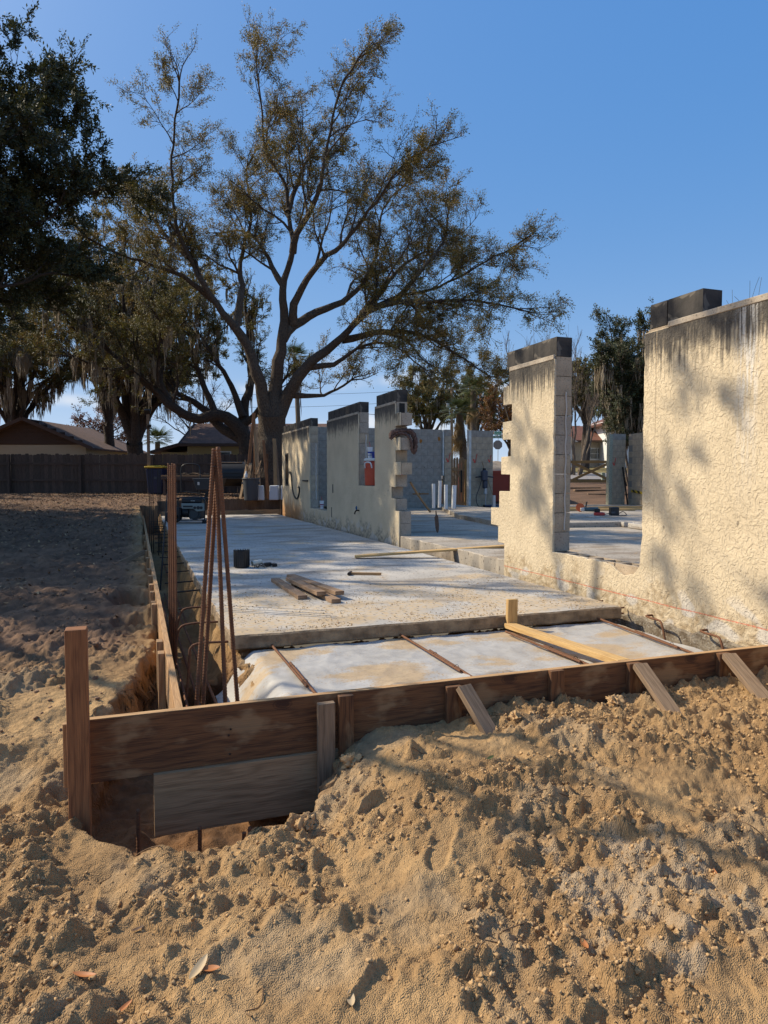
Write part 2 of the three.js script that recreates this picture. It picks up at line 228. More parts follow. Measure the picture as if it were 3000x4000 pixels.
function inst(name, geo, mat, mats, parent, colors) { const m = shadow(new THREE.InstancedMesh(geo, mat, mats.length)); m.name = parent ? name : numbered(name); mats.forEach((q, i) => { m.setMatrixAt(i, q); if (colors) m.setColorAt(i, colors[i]); }); m.userData.kind = 'stuff'; (parent || scene).add(m); return m; }
function place(x, y, z, s, e, sx = 1, sy = 1, sz = 1) { return new THREE.Matrix4().compose(V(x, y, z), new THREE.Quaternion().setFromEuler(new THREE.Euler(...e)), V(s * sx, s * sy, s * sz)); }
{ // crumbs and clods of damp sand
  const g = rng(99), clod = (seed, det = 1) => { let q = new THREE.IcosahedronGeometry(1, det); q.deleteAttribute('normal'); q.deleteAttribute('uv'); q = mergeVertices(q); const p = q.attributes.position; for (let i = 0; i < p.count; i++) { const v = V().fromBufferAttribute(p, i), k = 0.74 + 1.3 * fbm(v.x * 1.7 + seed, v.y * 1.7 + v.z * 2.1 + seed, 3, 256, 256, seed); const e = det > 1 ? k + 0.30 * noise(v.x * 5 + seed, v.y * 5 + v.z * 4) + 0.16 * noise(v.x * 12 + v.z * 7, v.y * 12 + seed) : k; p.setXYZ(i, v.x * e, v.y * e * 0.8, v.z * e); } q.computeVertexNormals(); q.setAttribute('uv', new THREE.BufferAttribute(new Float32Array(p.count * 2), 2)); return q; };
  const sets = [[], [], []], cols = [[], [], []];
  for (let n = 0; n < 120000 && sets[0].length + sets[1].length + sets[2].length < 30000; n++) {
    const x = -1.3 + g() * 5.3, z = -3.4 + g() * 2.3, c = crumb(x, z); if (g() > 0.04 + c * c || sdPoly(x, z, pitPoly) < 0.02) continue;
    const y = H(x, z), s = 0.0025 + 0.010 * Math.pow(g(), 5), k = Math.floor(g() * 3), t = 0.75 + 0.4 * g();
    sets[k].push(place(x, y + s * 0.1, z, s, [g() * 6, g() * 6, g() * 6])); cols[k].push(C(0.48 * t, 0.30 * t, 0.14 * t));
  }
  for (let n = 0; n < 1500; n++) { const x = -4 + g() * 3.9, z = -10 + g() * 6.2; if (sdPoly(x, z, pitPoly) < 0.02) continue; const s = 0.006 + 0.02 * Math.pow(g(), 3), k = n % 3, t = 0.7 + 0.4 * g(); sets[k].push(place(x, H(x, z, 0.03) + s * 0.3, z, s, [g() * 6, g() * 6, g() * 6])); cols[k].push(C(0.24 * t, 0.14 * t, 0.08 * t)); }
  const cm = std({ roughness: 1, bumpMap: grainBump, bumpScale: 0.002 });
  sets.forEach((s, k) => tag(inst('sand_clods', clod(k * 7 + 3), cm, s, null, cols[k]), ['loose crumbs of damp sand scattered over the foreground', 'small rounded clods of tan sand on the mound', 'gritty lumps of sand between the footprints'][k], 'sand', null, 'stuff'));
  // some larger single clods
  const bm = std({ color: C(0.48, 0.30, 0.14), roughness: 1, bumpMap: grainBump, bumpScale: 0.004 });
  const big = [[1.88, -3.19, 0.035, 'fist sized clod of sand beside the leaning grey brace'], [0.45, -1.62, 0.032, 'round clod of sand at the bottom edge near the leaves'], [0.56, -1.585, 0.022, 'smaller clod next to the round one at the bottom edge'], [2.55, -3.24, 0.045, 'lumpy clod of sand right of the fourth brace against the form'], [0.98, -3.24, 0.05, 'rough lump of rooted sand at the edge of the mound by the stake'], [0.66, -2.86, 0.045, 'lump of sand on the lip of the pit']];
  big.forEach(([x, z, s, l], i) => single('sand_lump', l, 'clod', clod(i * 5 + 1, 8), bm, [x, H(x, z) + s * 0.45, z], [i, i * 2, 0]).scale.setScalar(s));
}

// ---------------------------------------------------------------- concrete slabs
function concreteTex(w, h, sx, sz, seed, dirt) {
  return texture(w, h, (u, v) => {
    const x = u * sx, z = v * sz, a = fbm(x * 1.1, z * 1.1, 5, 256, 256, seed), b = fbm(x * 6, z * 6, 4, 256, 256, seed + 2), f = noise(x * 60, z * 60, 256, 256, seed + 4);
    let c = mix3([0.52, 0.475, 0.41], [0.37, 0.34, 0.30], clamp(0.5 + 1.2 * a + 0.5 * b)); const k = 1 + 0.13 * f; c = [c[0] * k, c[1] * k, c[2] * k];
    const st = ss(0.0, 0.30, fbm(x * 0.8 + 7, z * 2.1 + 3, 5, 256, 256, seed + 6)); c = mix3(c, [0.25, 0.195, 0.14], 0.62 * st);
    const sand = ss(0.02, 0.34, fbm(x * 1.9 + 3, z * 1.5, 5, 256, 256, seed + 8) + dirt(x, z)) * (0.5 + 0.5 * ss(-0.2, 0.3, noise(x * 22, z * 22, 256, 256, seed + 9))); c = mix3(c, [0.52, 0.37, 0.20], 0.75 * sand);
    const sp = noise(x * 28, z * 28, 256, 256, seed + 14); if (sp > 0.55) c = mix3(c, [0.07, 0.055, 0.045], 0.75);
    return c;
  }, true, sx, sz, 0, 0);
}
function planUV(g, x0, z0) { const p = g.attributes.position, n = g.attributes.normal, uv = g.attributes.uv; for (let i = 0; i < p.count; i++) if (Math.abs(n.getY(i)) > 0.6) uv.setXY(i, p.getX(i) - x0, p.getZ(i) - z0); return g; }
function slabGeo(poly, y0, y1, x0, z0, bevel = 0.012) { const g = extr(poly.map(([x, z]) => [x, -z]), y1 - y0 - 2 * bevel, bevel); g.rotateX(-Math.PI / 2); g.translate(0, y0 + bevel, 0); const q = boxUV(g); return planUV(q, x0, z0); }
const raggedLine = (a, b, step, amp, seed) => { const o = [], L = Math.hypot(b[0] - a[0], b[1] - a[1]), n = Math.max(1, Math.round(L / step)); for (let i = 0; i < n; i++) { const t = i / n, k = i ? amp * 2 * noise(t * L * 4 + seed, seed * 1.7) : 0; o.push([lerp(a[0], b[0], t) - (b[1] - a[1]) / L * k, lerp(a[1], b[1], t) + (b[0] - a[0]) / L * k]); } return o; };
const slabDirt = (x, z) => 0.42 * ss(12.4, 15.2, z) - 0.10;
const slabMat = std({ map: concreteTex(1024, 2048, 3.36, 15.6, 201, slabDirt), bumpMap: fineBump, bumpScale: 0.006, roughness: 0.93 });
const slabEdge = std({ map: texture(512, 128, (u, v) => { const a = fbm(u * 14, v * 5, 5, 14, 5, 221), b = fbm(u * 40, v * 3, 3, 40, 3, 223); return mix3([0.38, 0.27, 0.16], [0.18, 0.12, 0.07], clamp(0.5 + 1.2 * a + 0.6 * b)); }, true, 2, 0.4), bumpMap: grainBump, bumpScale: 0.006, roughness: 1 });
const Z0 = -20.45, ZF = -4.94, XL = 0.62, XR = 3.92;
const slab = struct('concrete_slab', slabGeo([...raggedLine([XL, ZF], [XR, ZF], 0.12, 0.010, 3), ...raggedLine([XR, ZF], [XR, Z0], 0.4, 0.008, 5), ...raggedLine([XR, Z0], [XL, Z0], 0.5, 0.006, 7), ...raggedLine([XL, Z0], [XL, ZF], 0.2, 0.010, 9)], SLAB - 0.105, SLAB, XL, Z0), [slabMat, slabEdge]);
tag(slab, 'pale grey concrete slab with sand stains beside the cut wall', 'slab');
const floorMat = std({ color: C(0.86, 0.80, 0.72), map: concreteTex(2048, 2048, 12.2, 19, 301, (x, z) => -0.16), bumpMap: fineBump, bumpScale: 0.006, roughness: 0.92 });
const floor = struct('house_floor', slabGeo([...raggedLine([4.13, -1], [16.1, -1], 1, 0, 3), [16.1, -1], [16.1, -20.3], ...raggedLine([4.13, -20.3], [4.13, -10.9], 0.5, 0.006, 11), ...raggedLine([4.13, -10.9], [4.13, -7.2], 0.11, 0.03, 13), ...raggedLine([4.13, -7.2], [4.13, -1], 0.5, 0.006, 15)], 0.05, FLOOR, 4.1, -20.3), floorMat);
tag(floor, 'old grey house floor slab behind the walls', 'floor');
{ // low step and cut wall stubs across the old floor
  const blockStub = std({ map: concreteTex(256, 256, 2, 2, 340, () => -0.1), roughness: 0.95, bumpMap: grainBump, bumpScale: 0.004 });
  const g1 = slabGeo([...raggedLine([6.62, -11.6], [7.1, -14.8], 0.25, 0.02, 21), [7.1, -14.8], [8.9, -20.0], [9.4, -20.0], [9.2, -11.2]], FLOOR - 0.02, FLOOR + 0.10, 4, -20, 0.01);
  const st = struct('floor_step', g1, floorMat); tag(st, 'raised strip of old floor slab near the pipe stubs', 'floor');
  const g2 = slabGeo([...raggedLine([8.55, -8.6], [9.3, -12.2], 0.42, 0.02, 23), [9.3, -12.2], [10.2, -16.5], [15.9, -17.2], [15.9, -8.6]], FLOOR - 0.02, FLOOR + 0.105, 5, -20, 0.012);
  tag(struct('floor_step', g2, floorMat), 'raised old floor with tools lying on it, seen through the right opening', 'floor');
  const t = thing('wall_stub', 'low line of cut block edges along the raised floor step', 'block', [0, 0, 0]);
  for (let i = 0; i < 9; i++) { const f = i / 9, x = lerp(8.45, 9.75, f), z = lerp(-8.7, -14.6, f); part('block', at(rbox(0.19, 0.125 + 0.03 * rr(-1, 1), 0.56 + rr(-0.1, 0.06), 0.015), 0, 0, 0, 0, Math.atan2(1.3, 5.9) * -1 + Math.PI), blockStub, t, [x, FLOOR + 0.055, z]); }
}
// dowels sticking out of the slab's left edge, hooks near the corner
{
  const stub = cyl(0.008, 0.008, 0.34, 8).rotateZ(Math.PI / 2);
  for (let i = 0; i < 17; i++) { const z = -5.75 - i * 0.82; if (i < 1) { part('dowel_hook', tube([[0.66, 0.36, z], [0.40, 0.36, z], [0.32, 0.34, z], [0.29, 0.26, z], [0.27, 0.02, z + 0.02]], 0.009, 8, 22), M.rust, slab); continue; } part('dowel', stub, M.darkSteel, slab, [0.485 + rr(-0.03, 0.03), 0.355 + rr(-0.01, 0.01), z + rr(-0.06, 0.06)], [0, rr(-0.06, 0.06), rr(-0.03, 0.05)]); }
  part('dowel_hook', tube([[0.66, 0.35, -5.07], [0.38, 0.35, -5.07], [0.345, 0.33, -5.06], [0.335, 0.24, -5.05], [0.31, 0.0, -5.0]], 0.009, 8, 24), M.rust, slab);
  part('dowel_hook', tube([[0.70, 0.36, -6.4], [0.44, 0.37, -6.4], [0.37, 0.35, -6.4], [0.32, 0.20, -6.37]], 0.009, 8, 20), M.rust, slab);
  // pair of dowels by the wall on the right
  for (const [z, l] of [[-5.05, 0.16], [-5.3, 0.12], [-5.05, 0.1]]) part('dowel', cyl(0.008, 0.008, l, 8).rotateZ(Math.PI / 2), M.rust, slab, [XR + l / 2 - 0.01, z === -5.3 ? 0.40 : l < 0.12 ? 0.345 : 0.38, z + (l < 0.12 ? 0.06 : 0)], [0, 0.2, 0]);
}

// ---------------------------------------------------------------- plastic sheet between slab and front form
{
  const nx = 260, nz = 110, x0 = 0.50, x1 = 4.04, z0 = -4.99, z1 = -3.50, pos = [], idx = [], uv = [];
  for (let j = 0; j <= nz; j++) for (let i = 0; i <= nx; i++) {
    const x = lerp(x0, x1, i / nx), z = lerp(z0, z1, j / nz) + 0.02 * noise(i / nx * 9, 3), f = j / nz;
    let y = 0.302 + 0.008 * fbm(x * 2.2, z * 2.2, 3, 256, 256, 131);
    const w = 1 - Math.abs(noise(x * 3.2 + z * 1.4, z * 2.1 - x * 0.8, 256, 256, 133)) * 2.6; y += 0.006 * clamp(w); const w2 = 1 - Math.abs(noise(x * 9 - z * 5, z * 7 + x * 2, 256, 256, 135)) * 2.4; y += 0.002 * clamp(w2); y += 0.0008 * fbm(x * 45, z * 45, 2, 256, 256, 137);
    y -= 0.30 * ss(0.80, 0.50, x + 0.05 * noise(z * 4, 2)) ;                                     // droops into the trench at the left
    y -= 0.22 * ss(0.80, 1.0, f + 0.05 * noise(x * 3, 5)); y += 0.03 * ss(0.68, 0.8, f) * (1 - ss(0.8, 0.95, f)) * clamp(noise(x * 2.2, 9) * 3);
    y -= 0.20 * ss(3.78, 4.02, x + 0.06 * noise(z * 3, 8));
    y -= 0.02 * (1 - ss(0, 0.05, f)); 
    pos.push(x, y, z); uv.push(x, z);
  }
  for (let j = 0; j < nz; j++) for (let i = 0; i < nx; i++) { const a = j * (nx + 1) + i; idx.push(a, a + nx + 1, a + 1, a + 1, a + nx + 1, a + nx + 2); }
  const g = new THREE.BufferGeometry(); g.setAttribute('position', new THREE.Float32BufferAttribute(pos, 3)); g.setAttribute('uv', new THREE.Float32BufferAttribute(uv, 2)); g.setIndex(idx); g.computeVertexNormals();
  const dirtTex = texture(1024, 512, (u, v) => {
    const x = x0 + u * 3.54, z = z0 + v * 1.6, a = fbm(x * 1.7, z * 2.6, 5, 256, 256, 141), g2 = noise(x * 70, z * 70, 256, 256, 143), str = fbm(x * 5, z * 14, 3, 256, 256, 145);
    let c = mix3([0.45, 0.43, 0.40], [0.36, 0.335, 0.30], clamp(0.5 + fbm(x * 3, z * 3, 4, 256, 256, 147)));
    let s = ss(0.02, 0.28, a + 0.14 * str + 0.10 * g2 + 0.20 * Math.exp(-((x - 1.95) ** 2) * 7 - ((z + 4.55) ** 2) * 9) + 0.27 * Math.exp(-((x - 3.05) ** 2) * 5 - ((z + 4.4) ** 2) * 14)); c = mix3(c, [0.44, 0.31, 0.17], 0.85 * s);
    if (g2 > 0.5 && a > -0.1) c = mix3(c, [0.30, 0.20, 0.11], 0.6); return c;
  }, true, 3.54, 1.6, x0, z0);
  const rough = texture(512, 256, (u, v) => 0.55 + 0.4 * ss(-0.25, 0.3, fbm(u * 20, v * 10, 4, 20, 10, 149)), false, 1.7, 0.8);
  const m = new THREE.MeshPhysicalMaterial({ map: dirtTex, roughness: 0.9, roughnessMap: rough, bumpMap: fineBump, bumpScale: 0.002, side: THREE.DoubleSide });
  single('plastic_sheet', 'wrinkled white plastic sheet smeared with sand between slab and front form', 'plastic sheet', g, m);
}

// ---------------------------------------------------------------- formwork
const litSawn = std({ map: woodTex([0.55, 0.34, 0.16], [0.30, 0.16, 0.07], 44, 0), roughness: 0.9 });
{
  const f = thing('front_form', 'dark stained form boards held by stakes across the foreground', 'formwork', [0, 0, 0]);
  // long upper board: slightly bowed, with sunlight painted as a paler strip on its sawn top
  part('upper_board', bx(-0.285, 4.10, 0.122, 0.42, -3.475, -3.437, 0.003), M.formDark, f);
  part('lit_top_edge', bx(-0.284, 4.099, 0.4203, 0.4235, -3.474, -3.438, 0.001), litSawn, f);
  const lb = part('lower_board', bx(0.055, 1.35, -0.172, 0.131, -3.437, -3.399, 0.003), M.formGrey, f, [0, 0, -0.012], [0, 0, 0.001]); tag(lb, 'weathered grey lower board hanging over the pit');
  tag(part('corner_stake', bx(-0.307, -0.217, -0.22, 0.872, -3.395, -3.31, 0.005), M.stakeRed, f), 'tall reddish square stake at the corner');
  part('splice_board', bx(-0.34, -0.19, 0.10, 0.40, -3.515, -3.478, 0.003), M.formSide, f);
  const leanStake = part('stake', bx(-0.044, 0.044, -0.62, 0.0, -0.018, 0.018, 0.004), M.stakeGrey, f, [0.886, 0.405, -3.362], [0.05, 0, 0.0]); leanStake.rotation.z = 0.01;
  part('stake', bx(0.965, 1.045, -0.1, 0.415, -3.435, -3.397, 0.004), M.formDark, f);
  for (const [x, t, m] of [[1.62, 0.40, M.formDark], [2.277, 0.425, M.formDark], [2.825, 0.418, M.formDark], [3.52, 0.418, M.formDark]]) part('stake', bx(x - 0.045, x + 0.045, 0.0, t, -3.436, -3.398, 0.004), m, f);
  for (const [a, b, w] of [[[1.665, 0.40, -3.385], [1.735, 0.16, -3.13], 0.09], [[2.84, 0.41, -3.385], [2.80, 0.20, -3.02], 0.09], [[3.53, 0.41, -3.385], [3.40, 0.18, -2.88], 0.09]]) part('kicker_brace', beam(a, b, w, 0.036), M.stakeGrey, f);
  for (const [x, y] of [[0.42, 0.30], [0.41, 0.27], [0.415, 0.175]]) part('nail', at(cyl(0.005, 0.005, 0.006, 8), x, y, -3.435, Math.PI / 2), M.darkSteel, f);
  const s = thing('side_form', 'long side form board running back along the trench on short stakes', 'formwork', [0, 0, 0]);
  part('board', bx(0.160, 0.198, 0.136, 0.42, -12.1, -3.48, 0.003), M.formSide, s); part('board', bx(0.160, 0.198, 0.136, 0.419, -20.9, -12.11, 0.003), M.formSide, s);
  for (const [z, t] of [[-4.72, 0.40], [-5.02, 0.41], [-6.52, 0.405], [-6.78, 0.38], [-7.25, 0.40], [-7.75, 0.40], [-8.35, 0.41], [-9.0, 0.405], [-10.2, 0.41], [-11.3, 0.40], [-12.8, 0.41], [-14.2, 0.405]]) part('stake', bx(0.115, 0.158, -0.12, t, z - 0.045, z + 0.045, 0.004), M.stakeTan, s);
  part('kicker_brace', beam([0.115, 0.38, -11.3], [-0.30, 0.20, -11.25], 0.038, 0.07), M.stakeGrey, s);
  const b = thing('rear_form', 'low form board across the far end of the slab', 'formwork', [0, 0, 0]);
  part('board', bx(0.16, 4.1, 0.30, 0.52, -20.98, -20.94, 0.003), M.formGrey, b);
  for (const x of [0.9, 2.0, 3.1]) part('stake', bx(x - 0.04, x + 0.04, 0.2, 0.54, -21.03, -20.983, 0.003), M.stakeGrey, b);
}

// ---------------------------------------------------------------- reinforcing bars
function rebarGeo(L, r, ribs = true) {
  if (!ribs) return cyl(r, r, L, 8).translate(0, L / 2, 0);
  const p = [[0, 0], [r, 0]]; const n = Math.floor(L / 0.016); for (let i = 0; i < n; i++) { const y = i * 0.016; p.push([r, y + 0.001], [r, y + 0.008], [r * 1.16, y + 0.0105], [r * 1.16, y + 0.0125]); } p.push([r, L], [0, L]); return lathe(p, 9);
}
function rebar(name, a, b, r, mat, parent, ribs) { const A = V(...a), B = V(...b), L = A.distanceTo(B), m = part(name, rebarGeo(L, r, ribs), mat, parent); m.position.copy(A); m.quaternion.setFromUnitVectors(V(0, 1, 0), B.sub(A).normalize()); return m; }
{
  const t = thing('rebar_bundle', 'rusty ribbed bars leaning together like a tripod in the near corner of the trench', 'rebar', [0, 0, 0], 0, 'upright rebar bundles in the trench');
  rebar('rod', [0.245, -0.24, -3.83], [0.415, 1.70, -4.0], 0.0115, M.rust, t); rebar('rod', [0.285, -0.24, -3.86], [0.440, 1.66, -4.03], 0.0115, M.rust, t);
  rebar('rod', [0.452, -0.24, -3.80], [0.424, 1.68, -4.01], 0.0115, M.rust, t); rebar('rod', [0.545, -0.22, -3.88], [0.434, 1.71, -3.97], 0.0115, M.rust, t);
  part('wire_tie', at(new THREE.TorusGeometry(0.024, 0.0018, 5, 18), 0.424, 1.60, -3.995, Math.PI / 2), M.darkSteel, t);
  const t2 = thing('rebar_bundle', 'rusty upright bars standing in the trench behind the tripod of bars', 'rebar', [0, 0, 0], 0, 'upright rebar bundles in the trench');
  for (const [x, z, h, r] of [[0.262, -6.45, 1.66, 0.008], [0.285, -6.20, 1.655, 0.009], [0.300, -6.12, 1.65, 0.0085], [0.272, -6.3, 1.64, 0.008]]) rebar('rod', [x + 0.0, -0.14, z], [x + 0.012, h, z], r, M.rust, t2);
  const t3 = thing('rebar_bundle', 'thin dark bars standing far down the trench in front of the yellow lidded bin', 'rebar', [0, 0, 0], 0, 'upright rebar bundles in the trench');
  for (const [x, z] of [[0.255, -15.6], [0.285, -15.3], [0.33, -15.5], [0.42, -15.2], [0.455, -15.5], [0.48, -15.35]]) rebar('rod', [x, -0.12, z], [x + 0.01, 1.69, z], 0.008, M.darkSteel, t3, false);
  tag(t3, null); const sl = thing('rebar_rod', 'dark bar leaning at an angle across the trench before the generator', 'rebar', [0, 0, 0]); rebar('rod', [0.30, -0.12, -10.4], [0.50, 1.28, -12.3], 0.011, M.darkSteel, sl, false);
  const lg = [['rebar_rod', [0.50, 0.02, -3.75], [0.40, 0.10, -7.6], 'thick tan bar lying along the trench below the hooked dowels'], ['rebar_rod', [0.40, -0.03, -3.6], [0.33, 0.0, -9.5], 'rusty bar lying low in the trench beside the side form'], ['rebar_rod', [0.31, -0.03, -3.6], [0.28, 0.02, -9], 'dark bar in the trench closest to the side form'], ['rebar_rod', [0.46, 0.06, -7.2], [0.42, 0.04, -13], 'bar continuing along the trench past the second bundle']];
  for (const [n, a, b, l] of lg) { const o = thing(n, l, 'rebar', [0, 0, 0], 0, 'bars lying along the trench'); rebar('rod', a, b, 0.0105, M.rust, o, false); }
  const onSheet = [[[0.898, -5.0], [0.917, -3.62], 'leftmost pair of tied bars lying on the plastic sheet'], [[1.887, -5.0], [1.892, -3.60], 'second pair of tied bars from the left on the plastic sheet'], [[2.70, -4.75], [2.735, -3.58], 'pair of tied bars beside the pale lumber brace'], [[3.70, -5.02], [3.58, -3.62], 'rightmost pair of tied bars on the plastic sheet by the wall']];
  for (const [a, b, l] of onSheet) {
    const o = thing('rebar_rod', l, 'rebar', [0, 0, 0], 0, 'bars tied across the plastic sheet'), m = [lerp(a[0], b[0], 0.42), lerp(a[1], b[1], 0.42)], e = [lerp(a[0], b[0], 0.80), lerp(a[1], b[1], 0.80)];
    rebar('rod', [a[0], 0.335, a[1]], [e[0], 0.330, e[1]], 0.008, M.rust, o); rebar('rod', [m[0] + 0.019, 0.334, m[1]], [b[0] + 0.019, 0.32, b[1]], 0.0085, M.rust, o);
    for (const f of [0.5, 0.74]) part('wire_tie', at(new THREE.TorusGeometry(0.016, 0.0015, 5, 14), lerp(a[0], b[0], f) + 0.01, 0.334, lerp(a[1], b[1], f)), M.darkSteel, o);
  }
  // bent bars sticking out of the wall foot
  for (const [z, l] of [[-4.62, 'bent bar staple out of the wall foot, nearest the slab corner'], [-4.02, 'bent bar staple out of the wall foot nearest the camera']]) { const o = thing('wall_dowel', l, 'rebar', [0, 0, 0], 0, 'bent bars at the wall foot'); part('rod', tube([[4.14, 0.37, z - 0.12], [4.02, 0.375, z - 0.10], [3.98, 0.378, z - 0.02], [3.97, 0.376, z + 0.12], [3.962, 0.36, z + 0.145], [3.955, 0.26, z + 0.19], [3.95, 0.14, z + 0.22]], 0.009, 8, 36), M.rust, o); }
  for (const [z, l] of [[-5.7, 'short rusty bar end between slab and wall near the corner'], [-6.6, 'short bar end in the gap below the pillar'], [-7.9, 'short bar end in the gap beneath the missing wall'], [-9.4, 'dark bar end in the gap under the loose plank'], [-10.3, 'dark bar end in the gap near the toothed wall end']]) { const o = thing('wall_dowel', l, 'rebar', [0, 0, 0], 0, 'bar ends in the gap'); part('rod', tube([[4.14, 0.36, z], [4.02, 0.37, z], [3.95, 0.372, z + 0.08]], 0.009, 7, 10), M.darkSteel, o); }
}
{ // pale brace and its stub
  const o = thing('lumber_brace', 'pale yellow lumber laid from the slab edge to the front form', 'lumber', [0, 0, 0]);
  part('plank', beam([2.815, 0.345, -4.90], [2.80, 0.405, -3.478], 0.089, 0.038), M.yellowPine, o);
  single('lumber_stub', 'short upright piece of yellow lumber standing at the slab edge', 'lumber', bx(-0.045, 0.045, 0, 0.235, -0.019, 0.019), M.yellowPine, [2.845, 0.318, -4.915], [0, 0.05, -0.02]);
}

// ---------------------------------------------------------------- block walls
const CH = 0.2033, BL = 0.406, WX = 4.12, WT = 0.20;
const blockTex = (a, b, seed) => texture(256, 256, (u, v) => { const k = clamp(0.5 + 1.1 * fbm(u * 5, v * 5, 5, 5, 5, seed) + 0.25 * noise(u * 60, v * 60, 60, 60, seed + 3)); let c = mix3(a, b, k); const p = noise(u * 44, v * 44, 44, 44, seed + 5); if (p > 0.5) c = mix3(c, [0.1, 0.085, 0.07], 0.5); return c; }, true, 0.8, 0.8);
const MB = {
  block: std({ map: blockTex([0.47, 0.38, 0.285], [0.33, 0.265, 0.195], 401), bumpMap: grainBump, bumpScale: 0.004, roughness: 0.97 }),
  blockTan: std({ map: blockTex([0.52, 0.40, 0.27], [0.39, 0.295, 0.195], 411), bumpMap: grainBump, bumpScale: 0.003, roughness: 0.97 }),
  blockGrey: std({ map: blockTex([0.40, 0.345, 0.28], [0.29, 0.245, 0.195], 421), bumpMap: grainBump, bumpScale: 0.003, roughness: 0.97 }),
  soot: std({ map: texture(512, 512, (u, v) => { const a = fbm(u * 6, v * 3, 5, 6, 3, 431), s = fbm(u * 26, v * 2, 3, 26, 2, 433), l = ss(0.30, 0.5, noise(u * 9 + 0.6 * noise(u * 20, v * 20, 20, 20), v * 7, 9, 7, 437)); let c = mix3([0.022, 0.019, 0.017], [0.075, 0.062, 0.05], clamp(0.35 + 1.3 * a + 0.5 * s)); return mix3(c, [0.28, 0.235, 0.18], 0.4 * l); }, true, 1.6, 0.9), bumpMap: fineBump, bumpScale: 0.006, roughness: 0.85 }),
  mortar: std({ color: C(0.24, 0.21, 0.175), roughness: 1 }), pale: std({ map: blockTex([0.50, 0.42, 0.32], [0.36, 0.29, 0.215], 441), roughness: 0.95, bumpMap: grainBump, bumpScale: 0.003 }),
};
const blockCache = {}; const footMat = std({ map: texture(512, 256, (u, v) => { const a = fbm(u * 16, v * 8, 5, 16, 8, 471), b = noise(u * 60, v * 30, 60, 30, 473); let c = mix3([0.36, 0.30, 0.22], [0.16, 0.115, 0.07], clamp(0.5 + 1.4 * a + 0.3 * b)); return b > 0.4 ? mix3(c, [0.5, 0.45, 0.37], 0.6) : c; }, true, 1.6, 0.8), bumpMap: grainBump, bumpScale: 0.014, roughness: 1 });
function hollowBlock(len) {                            // two celled concrete block, length along x, height y, thickness z
  const key = len.toFixed(2); if (blockCache[key]) return blockCache[key];
  const L = len - 0.006, w = WT - 0.012, s = new THREE.Shape([[-L / 2, -w / 2], [L / 2, -w / 2], [L / 2, w / 2], [-L / 2, w / 2]].map(p => new THREE.Vector2(...p)));
  const cell = (a, b) => { const h = new THREE.Path(); h.moveTo(a, -w / 2 + 0.034); h.lineTo(b, -w / 2 + 0.034); h.lineTo(b, w / 2 - 0.034); h.lineTo(a, w / 2 - 0.034); h.closePath(); s.holes.push(h); };
  if (len > 0.3) { cell(-L / 2 + 0.034, -0.015); cell(0.015, L / 2 - 0.034); } else if (len > 0.14) cell(-L / 2 + 0.034, L / 2 - 0.034);
  const g = new THREE.ExtrudeGeometry(s, { depth: CH - 0.006, bevelEnabled: false }); g.rotateX(-Math.PI / 2); g.translate(0, -(CH - 0.006) / 2, 0); return blockCache[key] = boxUV(g, 0);
}
function courses(wall, spans, matFor, y0 = FLOOR) {    // spans(k) -> list of [za, zb]; lays blocks along z in running bond
  for (let k = 0; k < 12; k++) for (const [za, zb] of spans(k)) {
    let z = za; const off = (k % 2) * BL / 2, first = Math.ceil((za - off + 0.03) / BL) * BL + off; const cuts = [za]; for (let c = first; c < zb - 0.04; c += BL) if (c - cuts[cuts.length - 1] > 0.06) cuts.push(c); cuts.push(zb);
    for (let i = 0; i < cuts.length - 1; i++) { const len = cuts[i + 1] - cuts[i]; part('block', hollowBlock(Math.round(len * 50) / 50 - 0.001), matFor(k, (cuts[i] + cuts[i + 1]) / 2), wall, [WX + WT / 2, y0 + (k + 0.5) * CH, (cuts[i] + cuts[i + 1]) / 2], [0, Math.PI / 2, 0]); }
  }
}
function edge(pts, amp, seed, step = 0.05) { const o = []; pts = pts.filter((p, i) => Math.hypot(p[0] - pts[(i + 1) % pts.length][0], p[1] - pts[(i + 1) % pts.length][1]) > 1e-4); for (let i = 0; i < pts.length; i++) { const a = pts[i], b = pts[(i + 1) % pts.length], L = Math.hypot(b[0] - a[0], b[1] - a[1]), n = a[2] ? 1 : Math.max(1, Math.round(L / step)); for (let j = 0; j < n; j++) { const t = j / n, k = j && !a[2] ? amp * 1.6 * noise(i * 3.1 + t * L * 9, seed) : 0; o.push([lerp(a[0], b[0], t) - (b[1] - a[1]) / L * k, lerp(a[1], b[1], t) + (b[0] - a[0]) / L * k]); } } return o; }
const stuccoBump = texture(1024, 1024, (u, v) => {     // skip trowel coat: plateaus with short torn edges
  const wx = u + 0.03 * noise(u * 9, v * 9, 9, 9, 501), wy = v + 0.03 * noise(u * 9 + 4, v * 9, 9, 9, 503);
  const a = fbm(wx * 22, wy * 15, 3, 22, 15, 505), b = fbm(wx * 34, wy * 30, 2, 34, 30, 509), p = ss(-0.02, 0.05, a) * 0.55 + ss(0.04, 0.11, b) * 0.45;
  return clamp(0.15 + 0.6 * p + 0.12 * fbm(u * 70, v * 70, 3, 70, 70, 511));
}, false, 0.85, 0.85);
